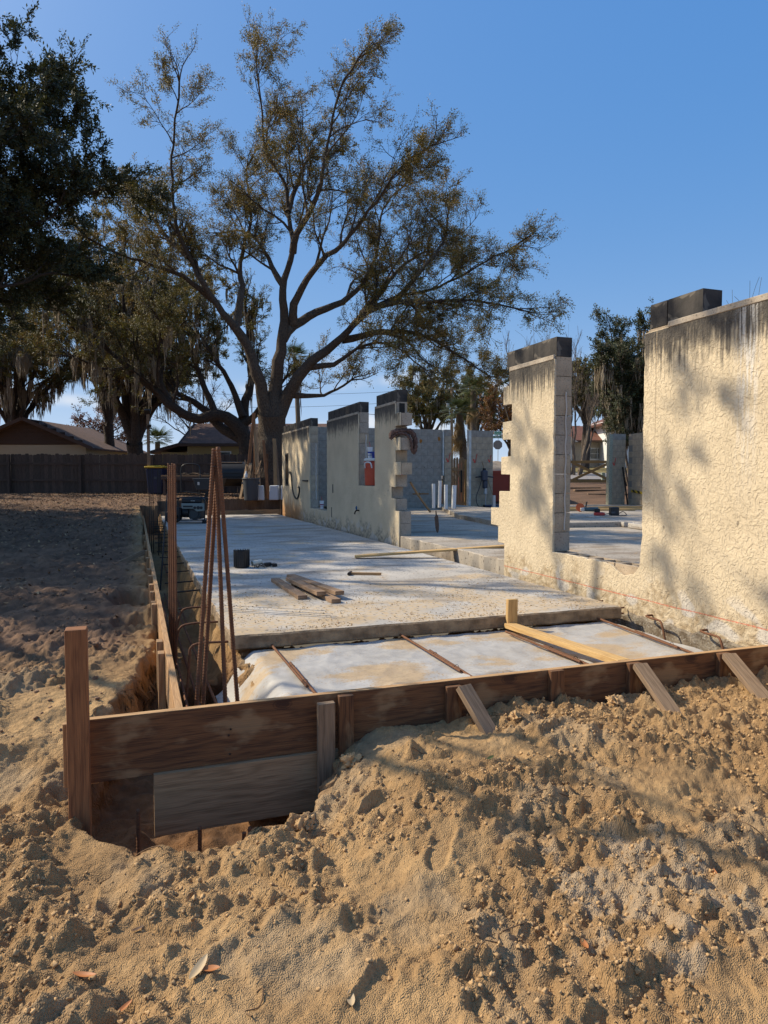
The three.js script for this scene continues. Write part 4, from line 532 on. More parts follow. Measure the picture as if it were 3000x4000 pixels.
{ // the big oak
  const L = (a, z) => a.map((p, i) => { const k = lerp(1, 0.90, clamp((p[1] - 3) / 4)), zz = z[0] + (z[1] - z[0]) * Math.pow(i / (a.length - 1), 1.2); return [p[0] * k, 3 + (p[1] - 3) * k * (1 - 0.02 * Math.max(0, zz)), zz]; });
  tree({ name: 'oak_tree', label: 'big spreading oak with thin golden green leaves behind the far wall', base: [4.4, 0.75, -24.44], seed: 31, bark: MT.oak, levels: 3, kids: [0, 8, 7], taper: 2.1, len: 2.6, spacing: 0.55, perTwig: 6, leaves: 6, sprig: 0.24, leafL: 0.06, leafW: 0.025, colors: GOLD, twig: 0.0045, curl: 0.28, up: 0.05, leafKeep: 0.92,
    limbs: [
      [[[0.03, -0.35, 0], [0.04, 0.5, 0], [0.06, 1.33, 0], [0.09, 2.25, 0], [0.15, 3.0, 0]], 0.66, 0.50, 0], [[[0.25, -0.3, 0.1], [0.2, 0.2, 0.05], [0.1, 0.9, 0]], 0.62, 0.45, 0], [[[-0.3, -0.3, 0.2], [-0.2, 0.2, 0.1], [0, 0.9, 0]], 0.5, 0.4, 0],
      [L([[-0.04, 2.6], [-0.08, 3.16], [-0.3, 4.25], [-0.65, 5.34], [-1.1, 6.15], [-1.82, 7.13], [-2.61, 8.65], [-3.0, 9.81], [-3.06, 11.92], [-2.77, 13.58], [-2.53, 14.54]], [0, 2.2]), 0.27, 0.03, 0.6, 0.42], [L([[-1.82, 7.13], [-2.99, 8.03], [-3.98, 8.34], [-4.79, 8.56], [-5.51, 8.92]], [0.6, 2.8]), 0.12, 0.03, 0.5, 0.15], [L([[-1.1, 6.15], [-0.99, 7.67], [-1.16, 8.92], [-0.87, 10.78], [-1.12, 12.53], [-1.29, 13.58]], [0.4, -2.6]), 0.15, 0.03, 0.55, 0.2], [L([[-2.61, 8.65], [-3.69, 9.63], [-4.57, 10.69], [-5.27, 11.57]], [1.2, -1.0]), 0.11, 0.03, 0.5, 0.1],
      [L([[0.15, 2.7], [0.29, 4.07], [0.58, 5.7], [0.68, 6.96], [0.64, 7.85], [1.06, 9.01], [0.91, 10.51], [0.78, 11.57], [0.14, 12.53], [0.02, 14.02], [-0.19, 15.92]], [0, 0.8]), 0.29, 0.025, 0.6, 0.45], [L([[1.06, 9.01], [1.2, 9.54], [2.11, 10.95], [2.47, 12.62], [2.93, 14.28], [3.64, 15.23]], [0.4, 2.6]), 0.13, 0.03, 0.5, 0.15], [L([[0.64, 7.85], [0.1, 8.74], [-0.43, 9.81], [-1.32, 10.51], [-2.13, 10.69]], [0.2, -2.2]), 0.12, 0.03, 0.55, 0.15], [L([[0.91, 10.51], [1.21, 11.92], [1.49, 13.14], [1.05, 14.71]], [0.5, -1.8]), 0.10, 0.03, 0.5, 0.1],
      [L([[0.58, 5.7], [0.99, 6.33], [1.91, 6.96], [3.0, 7.58], [3.82, 8.56], [4.27, 9.98], [4.36, 11.22], [4.81, 12.27], [5.44, 12.97]], [0.1, -2.8]), 0.19, 0.03, 0.55, 0.3], [L([[0.99, 6.33], [1.09, 7.13], [1.91, 8.3], [3.09, 9.18], [4.18, 10.42], [5.08, 11.57], [5.98, 12.1]], [0, 3.0]), 0.17, 0.03, 0.55, 0.25],
      [L([[0.2, 2.4], [0.61, 3.43], [1.44, 4.61], [2.81, 5.65], [3.64, 6.6], [5.0, 7.22], [6.54, 7.58], [7.9, 8.3], [9.16, 8.92]], [0, 1.6]), 0.29, 0.025, 0.5, 0.38], [L([[5.0, 7.22], [6.08, 8.56], [6.89, 9.81], [7.06, 11.31]], [0.8, -1.2]), 0.11, 0.03, 0.5, 0.1], [L([[2.81, 5.65], [4.27, 6.01], [5.64, 6.06], [6.74, 5.61], [7.74, 4.98], [8.39, 4.61]], [0.3, -2.0]), 0.14, 0.025, 0.5, 0.25], [L([[4.27, 6.01], [5.09, 5.61], [5.74, 4.52]], [0, 1.4]), 0.09, 0.02, 0.5, 0.1], [L([[1.44, 4.61], [2.45, 4.7], [3.73, 5.34], [4.64, 5.16], [5.37, 4.34]], [0.2, 2.4]), 0.12, 0.025, 0.5, 0.25], [L([[0.79, 3.62], [1.43, 3.62], [2.08, 3.8], [2.9, 4.34]], [0, -1.5]), 0.12, 0.04, 0.6, 0.4], [L([[3.64, 6.6], [4.82, 6.96], [6.27, 6.87], [7.73, 6.78], [8.83, 6.24]], [0.8, 3.2]), 0.13, 0.025, 0.5, 0.15], [L([[3.64, 6.6], [5.2, 8.6], [6.3, 9.6], [7.6, 9.9]], [0.8, -2.6]), 0.12, 0.025, 0.5, 0.15],
    ] });
  // second oak, mossy, behind the fence to its left
  tree({ name: 'oak_tree', label: 'mossy oak behind the fence with a long limb arching to the left', base: [4.3, 1.0, -28.19], seed: 37, bark: MT.dark, levels: 3, kids: [0, 6, 6], len: 2.4, spacing: 0.5, perTwig: 4, leaves: 7, sprig: 0.17, leafL: 0.075, leafW: 0.03, colors: GREEN, twig: 0.005, moss: 0.16, mossN: 2,
    limbs: [[[[-0.05, -0.4, 0], [-0.04, 0.6, 0], [-0.01, 1.51, 0], [-0.22, 2.15, 0], [-0.26, 2.67, -0.1], [-0.21, 3.44, -0.3], [-0.03, 4.08, -0.5], [-0.1, 5.6, -0.8], [-0.28, 7.6, -1]], 0.42, 0.06, 0.5, 0.5],
      [[[-0.05, 0.8, 0], [-0.22, 2.2, 0], [-0.69, 2.75, 0.2], [-1.25, 2.96, 0.3], [-1.72, 2.78, 0.4], [-2.24, 2.84, 0.5], [-2.93, 3.31, 0.6], [-3.73, 4.08, 0.8], [-4.99, 5.19, 1], [-6.49, 6.6, 1.2], [-7.28, 7.3, 1.3]], 0.34, 0.05, 0.42, 0.42], [[[-0.18, 1.94, 0], [-0.82, 2.28, -0.2], [-1.38, 2.63, -0.4], [-1.68, 3.05, -0.5], [-2.4, 3.57, -0.6], [-3.3, 4.08, -0.9], [-4.18, 5.09, -1.2], [-5.27, 6.3, -1.6]], 0.24, 0.04, 0.42, 0.4],
      [[[-0.26, 2.58, 0], [0.13, 2.8, 0.1], [0.44, 3.14, 0.2], [0.79, 3.65, 0.3], [1.6, 4.4, 0.4]], 0.16, 0.05, 0.5, 0.5], [[[-0.24, 2.9, 0], [-0.51, 3.65, 0], [-0.67, 4.08, 0], [-1.32, 5.29, 0.3], [-2.12, 6.6, 0.6]], 0.17, 0.04, 0.42, 0.35], [[[-2.93, 3.31, 0.6], [-3.38, 4.28, 0.4], [-3.55, 6.1, -0.2], [-4.13, 7.6, -0.6], [-4.31, 9.1, -1]], 0.15, 0.04, 0.4, 0.2], [[[-1.25, 2.96, 0.3], [-1.55, 3.68, 0.2], [-2.14, 5.09, 0], [-2.52, 6.6, -0.2], [-3.32, 7.6, -0.4]], 0.15, 0.04, 0.4, 0.2], [[[-4.4, 4.7, 0.9], [-5.2, 4.6, 1.3], [-6.2, 5.0, 1.8]], 0.09, 0.03, 0.4, 0.1], [[[-3.4, 4.0, 0.8], [-3.1, 5.2, 1.4], [-2.8, 6.2, 2.0]], 0.1, 0.03, 0.4, 0.1]] });
}
function roundTree(o) {                                // an oak given by trunk height, crown centre and radii; limbs spread to fill the crown
  const g = rng(o.seed), limbs = [...(o.extra || []), [[[0, -0.4, 0], [0.08, o.fork * 0.5, 0.05], [o.bend ?? 0.1, o.fork, 0.1]], o.r, o.r * 0.75, 0]], [cx, cy, cz, rx, ry, rz] = o.crown;
  for (let i = 0; i < o.n; i++) { const a = i * 2.39996 + g() * 0.7, f = (i + 0.5) / o.n, yy = lerp(-0.55, 0.92, f), k = Math.sqrt(Math.max(0, 1 - yy * yy)) * (0.55 + 0.35 * g()), e = [cx + Math.cos(a) * rx * k, cy + yy * ry * 0.86, cz + Math.sin(a) * rz * k], s = [o.bend ?? 0.1, o.fork - 0.1, 0.1]; limbs.push([[s, [lerp(s[0], e[0], 0.25) + (g() - 0.5) * 0.4, lerp(s[1], e[1], 0.42), lerp(s[2], e[2], 0.25)], [lerp(s[0], e[0], 0.6) + (g() - 0.5) * 0.6, lerp(s[1], e[1], 0.75) + 0.1, lerp(s[2], e[2], 0.6)], e], o.r * (0.34 + 0.2 * g()), 0.03, o.spacing, 0.3]); }
  return tree({ levels: 3, kids: [0, 6, 5], perTwig: 4, twig: 0.005, ...o, limbs });
}
const ground0 = (x, z) => terrain(x, z) - 0.03;
const local = (q, l) => [q * Math.sin(YAW) + l * Math.cos(YAW), -q * Math.cos(YAW) + l * Math.sin(YAW)];   // depth and offset across the view -> x, z
function based(q, l, dy = 0) { const [x, z] = local(q, l); return [x, ground0(x, z) + dy, z]; }
// dark oak reaching in from the left: shades the yard, the slab and the walls
roundTree({ name: 'shade_oak', label: 'dense dark oak reaching in from the upper left', base: based(16.6, -14.3), seed: 53, bark: MT.dark, r: 0.5, fork: 2.6, crown: [1.6, 8.6, -1.0, 6.4, 5.6, 5.6], n: 24, spacing: 0.5, len: 3.0, kids: [0, 7, 6], perTwig: 7, leaves: 9, sprig: 0.2, leafL: 0.09, leafW: 0.04, colors: DARK, leafKeep: 0.85 });
roundTree({ name: 'shade_oak', label: 'dark oak beyond the left edge that throws dappled shade on the walls', base: based(12.6, -15.6), seed: 59, bark: MT.dark, r: 0.45, fork: 2.8, crown: [0.2, 8.2, 0.4, 5.4, 4.2, 4.4], n: 18, spacing: 0.55, len: 2.8, perTwig: 4, leaves: 8, sprig: 0.18, leafL: 0.09, leafW: 0.04, colors: DARK, leafKeep: 0.85,
  extra: [[[[0.2, 3.2, 0.2], [3.5, 6.2, 1.6], [6.6, 7.8, 2.8], [9.0, 8.6, 3.8], [10.6, 9.4, 4.4]], 0.2, 0.03, 1.5, 0.45], [[[0, 3.0, 0.3], [2.5, 4.4, 2.5], [5.5, 4.9, 4.6], [8.5, 4.9, 6.8], [10.8, 4.7, 8.3], [12.3, 4.9, 9.3], [13.4, 5.3, 10.4]], 0.15, 0.022, 0], [[[9.6, 4.8, 7.5], [10.6, 4.5, 7.7], [11.6, 4.6, 8.4], [12.6, 4.9, 8.7]], 0.035, 0.012, 0], [[[8.2, 4.9, 6.6], [9.6, 5.3, 7.2], [11.2, 5.5, 8.6]], 0.03, 0.012, 0]] });
roundTree({ name: 'shade_oak', label: 'oak far beyond the left edge that shades the back of the yard', base: based(19.5, -22.5), seed: 151, bark: MT.dark, r: 0.45, fork: 2.8, crown: [0.5, 8.2, 0, 5.6, 4.4, 4.6], n: 14, spacing: 0.6, len: 2.8, perTwig: 4, leaves: 8, sprig: 0.2, leafL: 0.10, leafW: 0.045, colors: DARK, leafKeep: 0.85 });
roundTree({ name: 'shade_oak', label: 'oak beyond the left end of the fence that shades its boards', base: based(27.5, -25.5), seed: 157, bark: MT.dark, r: 0.45, fork: 2.8, crown: [0.5, 7.4, 0, 6.2, 4.8, 4.6], n: 14, spacing: 0.6, len: 2.8, perTwig: 4, leaves: 8, sprig: 0.2, leafL: 0.10, leafW: 0.045, colors: DARK, leafKeep: 0.85 });
// mossy oaks behind the fence on the left
const mossy = { bark: MT.dark, levels: 3, kids: [0, 5, 5], leaves: 8, sprig: 0.22, leafL: 0.095, leafW: 0.042, perTwig: 6, twig: 0.006, moss: 0.30, mossN: 2 };
roundTree({ ...mossy, name: 'mossy_oak', label: 'mossy oak with dark clustered trunks behind the fence post light', base: based(33.5, -12.0), seed: 61, r: 0.5, fork: 2.0, crown: [0.2, 8.0, 0, 5.2, 4.8, 4.0], n: 15, spacing: 0.75, len: 2.8, colors: GOLD, group: 'mossy oaks behind the fence' });
roundTree({ ...mossy, name: 'mossy_oak', label: 'mossy oak above the brown gable at the far left', base: based(37, -19.6), seed: 67, r: 0.45, fork: 2.6, crown: [0.6, 7.4, 0, 5.2, 4.4, 4.0], n: 13, spacing: 0.8, len: 2.8, colors: GREEN, moss: 0.36, mossN: 3, group: 'mossy oaks behind the fence' });
roundTree({ ...mossy, name: 'mossy_oak', label: 'mossy oak standing behind and between the left oaks', base: based(40, -15.8), seed: 71, r: 0.36, fork: 3.0, crown: [0.2, 9.0, 0, 4.4, 4.4, 4.0], n: 10, spacing: 0.85, len: 2.8, colors: GOLD, group: 'mossy oaks behind the fence' });
// across the street and behind the house
roundTree({ ...mossy, name: 'street_oak', label: 'oak hung with moss at the left of the utility pole', base: based(72, 4.2), seed: 73, r: 0.5, fork: 3.0, crown: [0.5, 7.0, 0, 4.2, 3.4, 3.5], n: 10, spacing: 1.0, len: 2.6, leafL: 0.16, leafW: 0.075, sprig: 0.35, colors: GREEN, moss: 0.3, group: 'oaks across the street' });
roundTree({ ...mossy, name: 'street_oak', label: 'oak with rounded crown just right of the utility pole', base: based(76, 9.8), seed: 79, r: 0.5, fork: 3.0, crown: [0.8, 7.4, 0, 4.2, 3.4, 3.5], n: 10, spacing: 1.0, len: 2.6, leafL: 0.16, leafW: 0.075, sprig: 0.35, colors: GREEN, group: 'oaks across the street' });
roundTree({ ...mossy, name: 'autumn_tree', label: 'tree with rusty brown leaves behind the street signs', base: based(58, 10.4), seed: 83, r: 0.25, fork: 1.6, crown: [0, 4.2, 0, 2.9, 2.9, 2.4], n: 11, spacing: 0.7, len: 2.0, moss: 0, leafL: 0.15, leafW: 0.09, sprig: 0.3, colors: [[0.24, 0.09, 0.025], [0.20, 0.11, 0.03], [0.12, 0.06, 0.025], [0.28, 0.14, 0.03]], perTwig: 2, leafKeep: 0.75 });
roundTree({ ...mossy, name: 'street_oak', label: 'oak with a thick dark trunk in front of the white house', base: based(45, 12.9), seed: 89, r: 0.34, fork: 2.9, crown: [-0.4, 5.2, 0, 3.0, 1.6, 2.4], n: 9, spacing: 0.8, len: 1.8, leafL: 0.12, leafW: 0.055, sprig: 0.25, colors: GREEN, moss: 0.3, group: 'oaks across the street' });
roundTree({ ...mossy, name: 'autumn_tree', label: 'small tree with red brown leaves behind the fence below the mossy oaks', base: based(46, -18.6), seed: 97, r: 0.14, fork: 1.0, crown: [0, 2.6, 0, 2.2, 1.6, 1.8], n: 9, spacing: 0.8, len: 1.4, moss: 0, leafL: 0.11, leafW: 0.06, sprig: 0.25, colors: [[0.22, 0.07, 0.03], [0.16, 0.07, 0.03], [0.12, 0.06, 0.03]], perTwig: 2, leafKeep: 0.6 });
roundTree({ ...mossy, name: 'bare_tree', label: 'nearly bare grey tree right of the fence post light', base: based(42, -11.4), seed: 101, r: 0.16, fork: 1.4, crown: [0.5, 3.6, 0, 3.0, 1.8, 2], n: 9, spacing: 0.7, len: 1.7, moss: 0, leafL: 0.08, leafW: 0.04, sprig: 0.2, colors: [[0.16, 0.09, 0.04]], perTwig: 1, leafKeep: 0.25 });
{ // multi stemmed trees behind the right wall
  const stems = (n, w, h, seed, r, lean = 1) => { const g = rng(seed), o = []; for (let i = 0; i < n; i++) { const a = i * 2.4, x = Math.cos(a) * 0.3, z = Math.sin(a) * 0.3, k = (0.45 + 0.55 * g()) * w, hh = h * (0.72 + 0.3 * g()); o.push([[[x, -0.2, z], [x * 1.5 + Math.cos(a) * k * 0.2, hh * 0.35, z * 1.5 + Math.sin(a) * k * 0.2], [x + Math.cos(a) * k * 0.6 * lean, hh * 0.72, z + Math.sin(a) * k * 0.6], [x + Math.cos(a) * k * lean, hh, z + Math.sin(a) * k]], r * (0.8 + 0.4 * g()), 0.02, undefined, 0.38]); } return o; };
  tree({ name: 'evergreen_tree', label: 'tall many stemmed evergreen behind the right block walls', base: based(28, 10.3), seed: 103, bark: MT.pale, levels: 3, kids: [0, 6, 5], len: 1.5, spacing: 0.30, perTwig: 3, leaves: 7, sprig: 0.18, leafL: 0.075, leafW: 0.04, colors: [[0.07, 0.09, 0.032], [0.10, 0.11, 0.04], [0.12, 0.11, 0.05], [0.055, 0.07, 0.025]], limbs: stems(13, 1.75, 7.0, 5, 0.06), up: 0.1, moss: 0.10 });
  tree({ name: 'bare_tree', label: 'bare spiky tree with upright shoots right of the toothed pillar', base: based(40, 10.9), seed: 107, bark: MT.pale, levels: 2, kids: [0, 7], len: 2.2, spacing: 0.30, perTwig: 1, leaves: 3, sprig: 0.1, leafL: 0.05, leafW: 0.03, colors: [[0.10, 0.08, 0.035]], leafKeep: 0.12, limbs: stems(9, 2.7, 7.0, 9, 0.08), up: 0.24, curl: 0.12, lift: 0.5, shrink: 1.3 });
  tree({ name: 'bare_tree', label: 'slender bare shoots showing above the toothed pillar', base: based(34, 7.0), seed: 109, bark: MT.pale, levels: 2, kids: [0, 6], len: 1.8, spacing: 0.5, perTwig: 1, leaves: 3, sprig: 0.1, leafL: 0.05, leafW: 0.03, colors: [[0.10, 0.08, 0.035]], leafKeep: 0.3, limbs: stems(8, 1.7, 6.2, 19, 0.04), up: 0.3, curl: 0.1, lift: 0.6, shrink: 1.3 });
}
function palm(name, label, base, h, r, lean, seed, size, dead) {
  const g = rng(seed), t = thing(name, label, 'palm', base, -YAW), w = new Wood(); const pts = []; for (let i = 0; i <= 12; i++) { const f = i / 12; pts.push(V(lean * f * f, -0.3 + (h + 0.3) * f, 0)); } w.limb(pts, pts.map((_, i) => r * (1.15 - 0.3 * i / 12) * (1 + 0.06 * (i % 2))), 12); part('trunk', w.build(), MT.palm, t);
  const fan = (droop) => { const ps = [], idx = []; const n = 22, d0 = 0.65; for (let i = 0; i < n; i++) { const a = lerp(-1.25, 1.25, i / (n - 1)), L = 0.95 * (1 - 0.25 * Math.abs(a / 1.25)), w0 = 0.05, b = ps.length / 3, cx = Math.sin(a), cz = Math.cos(a); for (let s = 0; s <= 3; s++) { const f = s / 3, q = L * f, y = -droop * f * f * 0.6 + 0.02 * (i % 2), ww = w0 * (1.1 - f); ps.push(d0 + cz * q, y, cx * q + 0), ps.push(d0 + cz * q - cx * ww, y + 0.01, cx * q + cz * ww); } for (let s = 0; s < 3; s++) { const k = b + s * 2; idx.push(k, k + 1, k + 2, k + 1, k + 3, k + 2); } } const b = ps.length / 3; ps.push(0, 0, -0.012, 0, 0, 0.012, d0, 0.0, -0.012, d0, 0.0, 0.012); idx.push(b, b + 1, b + 2, b + 1, b + 3, b + 2); const G = new THREE.BufferGeometry(); G.setAttribute('position', new THREE.Float32BufferAttribute(ps, 3)); G.setIndex(idx); G.computeVertexNormals(); return G; };
  const green = [], dry = [], gc = [], dc = []; for (let i = 0; i < 34; i++) { const a = i * 2.4, el = lerp(1.2, -0.35, i / 34) + 0.2 * (g() - 0.5); green.push(place(lean, h + 0.1, 0, size * (0.8 + 0.3 * g()), [0, a, el])); const v = 0.8 + 0.5 * g(); gc.push(C(0.10 * v, 0.12 * v, 0.035 * v)); } for (let i = 0; i < dead; i++) { const a = i * 2.4 + 0.4; dry.push(place(lean, h - 0.05 - 1.3 * g(), 0, size * (0.7 + 0.4 * g()), [0, a, -0.9 - 0.5 * g()])); const v = 0.7 + 0.5 * g(); dc.push(C(0.30 * v, 0.20 * v, 0.08 * v)); }
  inst('crown', fan(0.35), leafMat, green, t, gc); if (dead) inst('dry_fronds', fan(0.9), leafMat, dry, t, dc); return t;
}
palm('fan_palm', 'short fan palm with a shaggy skirt of dry fronds behind the picket gate', based(36, 4.15), 3.5, 0.2, -0.3, 5, 0.66, 60);
palm('fan_palm', 'green fan palm behind and above the shaggy one', based(44, 5.6), 5.0, 0.2, 0, 7, 0.75, 8);
palm('tall_palm', 'tall thin palm trunk rising behind the oak and far wall', based(60, -7.3), 9.4, 0.2, -0.3, 9, 0.9, 8);
palm('fan_palm', 'low bushy palm over the fence beside the neighbour house', based(50, -16.2), 1.9, 0.2, 0, 11, 0.8, 4);

// ---------------------------------------------------------------- fence, houses, street
const across = (q, l, dy = 0) => based(q, l, dy + 0.03);
{
  const f = thing('privacy_fence', 'dark weathered board fence along the back of the yard', 'fence', across(26.6, 0), -YAW); const g = rng(401);
  const boards = [0, 1, 2, 3].map(k => { const h = 1.83 + 0.012 * k, b = extr([[-0.068, 0], [0.068, 0], [0.068, h - 0.03], [0.045, h], [-0.045, h], [-0.068, h - 0.03]], 0.017, 0.002); return boxUV(b, 1).translate(0, 0.05, 0); });
  const mats = [M.fence, wood([0.135, 0.090, 0.066], [0.055, 0.037, 0.028], 36, 0), wood([0.095, 0.065, 0.048], [0.04, 0.027, 0.02], 38, 0)];
  for (let i = 0; i < 96; i++) part('picket', boards[Math.floor(g() * 4)], mats[Math.floor(g() * 3)], f, [-18.4 + i * 0.1415, (g() - 0.5) * 0.03, (g() - 0.5) * 0.008], [0, 0, (g() - 0.5) * 0.012]);
  for (const y of [0.36, 0.88, 1.50]) part('rail', bx(-18.4, -4.9, y, y + 0.085, 0.024, 0.060), M.fence, f);
  for (const l of [-17.0, -14.26, -11.54, -8.8, -6.1]) part('post', bx(l - 0.05, l + 0.05, -0.3, 1.88, 0.064, 0.164), M.fence, f);
}
{ // post with a flood light in front of the fence
  const p = thing('light_post', 'wooden post with a black flood light rising above the fence', 'light post', across(25.4, -8.56), -YAW); part('post', bx(-0.045, 0.045, -0.1, 2.95, -0.045, 0.045), M.stakeGrey, p); part('lamp_head', at(rbox(0.22, 0.17, 0.12, 0.02), 0, 3.02, 0.05, 0.5), M.black, p); part('bracket', bx(-0.12, 0.12, 2.40, 2.44, -0.06, 0.06), M.black, p); part('lamp_head', at(rbox(0.14, 0.1, 0.1, 0.02), 0.06, 2.50, 0.06, 0.4), M.black, p);
}
const shingle = (a, b, seed) => std({ map: texture(512, 512, (u, v) => { const r = Math.floor(v * 24), k = PERM[(Math.floor(u * 30 + (r % 2) * 0.5 + 0.3 * r) & 255) + r * 7 & 1023] / 255, e = (v * 24) % 1 < 0.14 ? 0.6 : 1; const c = mix3(a, b, clamp(k * 0.7 + 0.5 * fbm(u * 10, v * 10, 3, 10, 10, seed))); return c.map(q => q * e); }, true, 3.2, 3.2), roughness: 0.95 });
const roofBrown = shingle([0.16, 0.085, 0.058], [0.085, 0.046, 0.034], 901), roofRed = shingle([0.20, 0.085, 0.055], [0.12, 0.05, 0.035], 905), paintBeige = std({ color: C(0.42, 0.33, 0.22) }), paintBrown = std({ color: C(0.075, 0.042, 0.028), bumpMap: woodBump, bumpScale: 0.01 }), trimBrown = std({ color: C(0.09, 0.055, 0.04) });
const sidingYellow = std({ color: C(0.40, 0.30, 0.14), roughness: 0.9 }), paintWhite = std({ map: blockTex([0.80, 0.79, 0.75], [0.72, 0.71, 0.67], 911), roughness: 0.9 });
function roofPlane(a, b, c, d, t) { const n = V(...b).sub(V(...a)).cross(V(...d).sub(V(...a))).normalize().multiplyScalar(t), P = [a, b, c, d].map(p => V(...p)), Q = P.map(p => p.clone().sub(n)), g = new THREE.BufferGeometry(), ps = [], uv = []; const quad = (p, q, r, s) => { const U = p.distanceTo(q), W = p.distanceTo(s); for (const [v, u, w] of [[p, 0, 0], [q, U, 0], [r, U, W], [p, 0, 0], [r, U, W], [s, 0, W]]) { ps.push(v.x, v.y, v.z); uv.push(u, w); } }; quad(...P); quad(Q[3], Q[2], Q[1], Q[0]); for (let i = 0; i < 4; i++) { const j = (i + 1) % 4; quad(P[j], P[i], Q[i], Q[j]); } g.setAttribute('position', new THREE.Float32BufferAttribute(ps, 3)); g.setAttribute('uv', new THREE.Float32BufferAttribute(uv, 2)); g.computeVertexNormals(); return g; }
{ // far left house: gable end toward us
  const h = thing('house', 'brown house with a low gable just above the fence at the left', 'house', across(36, -18.4), -YAW), W = 3.25, e = 1.95, r = 3.3;
  part('wall', bx(-W + 0.2, W - 0.2, -0.3, e, -8, 0, 0.01), paintBeige, h); part('gable', extr([[-W + 0.2, e], [W - 0.2, e], [0, r - 0.1]], 0.1).translate(0, 0, -0.08), paintBrown, h);
  for (let i = 0; i < 6; i++) { const y = e + 0.05 + i * 0.2, w = (W - 0.25) * (1 - (y - e) / (r - e)); if (w > 0.2) part('siding_board', bx(-w, w, y, y + 0.185, 0.03, 0.045, 0.003), paintBrown, h); }
  part('roof', [roofPlane([-W - 0.3, e - 0.18, 0.4], [0, r, 0.4], [0, r, -8.4], [-W - 0.3, e - 0.18, -8.4], 0.1), roofPlane([0, r, 0.4], [W + 0.3, e - 0.18, 0.4], [W + 0.3, e - 0.18, -8.4], [0, r, -8.4], 0.1)], roofBrown, h); part('fascia', [beam([-W - 0.3, e - 0.21, 0.43], [0, r - 0.03, 0.43], 0.04, 0.17), beam([W + 0.3, e - 0.21, 0.43], [0, r - 0.03, 0.43], 0.04, 0.17)], trimBrown, h);
}
{ // middle house: long shingle roof
  const h = thing('house', 'yellow sided house with a brown shingle roof behind the oak', 'house', across(38, -11.1), -YAW), L = 9.5;
  part('wall', bx(0.3, L - 0.2, -0.3, 2.0, -6, -0.45, 0.01), sidingYellow, h); for (let i = 0; i < 10; i++) part('siding_board', bx(0.29, L - 0.19, 0.02 + i * 0.19, 0.195 + i * 0.19, -0.452, -0.436, 0.002), sidingYellow, h);
  part('roof', [roofPlane([0, 2.0, 0.1], [L, 2.0, 0.1], [L, 3.3, -3.1], [0, 3.3, -3.1], 0.1), roofPlane([0, 3.3, -3.1], [L, 3.3, -3.1], [L, 2.0, -6.3], [0, 2.0, -6.3], 0.1)], roofBrown, h); part('gable', extr([[-0.45, 1.95], [-6, 1.95], [-3.1, 3.2]], 0.08).rotateY(-Math.PI / 2).translate(0.3, 0, 0), sidingYellow, h); part('fascia', [beam([-0.02, 1.96, 0.12], [-0.02, 3.27, -3.1], 0.04, 0.18), bx(0, L, 1.84, 1.98, 0.11, 0.14)], trimBrown, h);
  const p = part('porch_roof', roofPlane([-1.9, 1.55, -0.4], [0.3, 2.15, -0.4], [0.3, 2.15, -5], [-1.9, 1.55, -5], 0.1), roofBrown, h); part('fascia', beam([-1.9, 1.5, -0.37], [0.28, 2.1, -0.37], 0.04, 0.15), trimBrown, p); part('porch_wall', bx(-1.3, 0.28, -0.3, 1.55, -4.8, -0.9, 0.01), sidingYellow, h);
  for (const x of [2.2, 5.6]) { const w = part('window', bx(x - 0.5, x + 0.5, 0.7, 1.6, -0.43, -0.40, 0.004), M.white, h); part('pane', bx(x - 0.43, x + 0.43, 0.77, 1.53, -0.402, -0.396, 0.002), std({ color: C(0.02, 0.025, 0.03), roughness: 0.1 }), w); }
}
{ // white house across the street on the right
  const h = thing('house', 'white house with a brown roof seen through the right opening', 'house', across(48, 13.0), -YAW);
  part('wall', bx(-0.5, 2.4, -0.4, 1.9, -5, -0.6, 0.01), std({ map: blockTex([0.52, 0.45, 0.36], [0.44, 0.38, 0.30], 915), roughness: 0.9 }), h); part('wing_wall', bx(2.0, 8.4, -0.4, 3.1, -5, 1.3, 0.01), paintWhite, h); part('gable', extr([[2.0, 3.08], [8.4, 3.08], [5.2, 4.2]], 0.2).translate(0, 0, 1.05), paintWhite, h);
  part('roof', [roofPlane([-1.6, 1.85, 0.0], [2.0, 1.85, 0.0], [2.0, 3.0, -2.6], [-1.6, 3.0, -2.6], 0.1), roofPlane([-1.6, 3.0, -2.6], [2.0, 3.0, -2.6], [2.0, 1.85, -5.4], [-1.6, 1.85, -5.4], 0.1), roofPlane([1.45, 2.85, 1.7], [5.2, 4.35, 1.7], [5.2, 4.35, -5.2], [1.45, 2.85, -5.2], 0.1), roofPlane([5.2, 4.35, 1.7], [8.9, 2.85, 1.7], [8.9, 2.85, -5.2], [5.2, 4.35, -5.2], 0.1)], roofRed, h); part('fascia', [bx(-1.6, 2.0, 1.70, 1.84, 0.01, 0.05), beam([1.42, 2.80, 1.73], [5.2, 4.3, 1.73], 0.04, 0.16)], trimBrown, h);
  part('left_wing', bx(-1.8, -0.05, -0.4, 1.7, -4, 0.6, 0.01), paintWhite, h); part('left_gable', extr([[-2.1, 1.7], [0.15, 1.7], [-0.9, 2.35]], 0.1).translate(0, 0, 0.62), paintWhite, h);
  const w = part('window', [bx(0.80, 1.96, 0.55, 1.35, -0.6, -0.56, 0.004), bx(0.78, 1.97, 0.50, 0.56, -0.6, -0.53, 0.004)], M.white, h); for (const [a, b] of [[0.85, 1.30], [1.36, 1.80], [1.85, 1.94]]) for (const [c, d] of [[0.60, 0.93], [0.965, 1.30]]) part('pane', bx(a, b, c, d, -0.563, -0.556, 0.002), std({ color: C(0.10, 0.11, 0.11), roughness: 0.2 }), w);
}
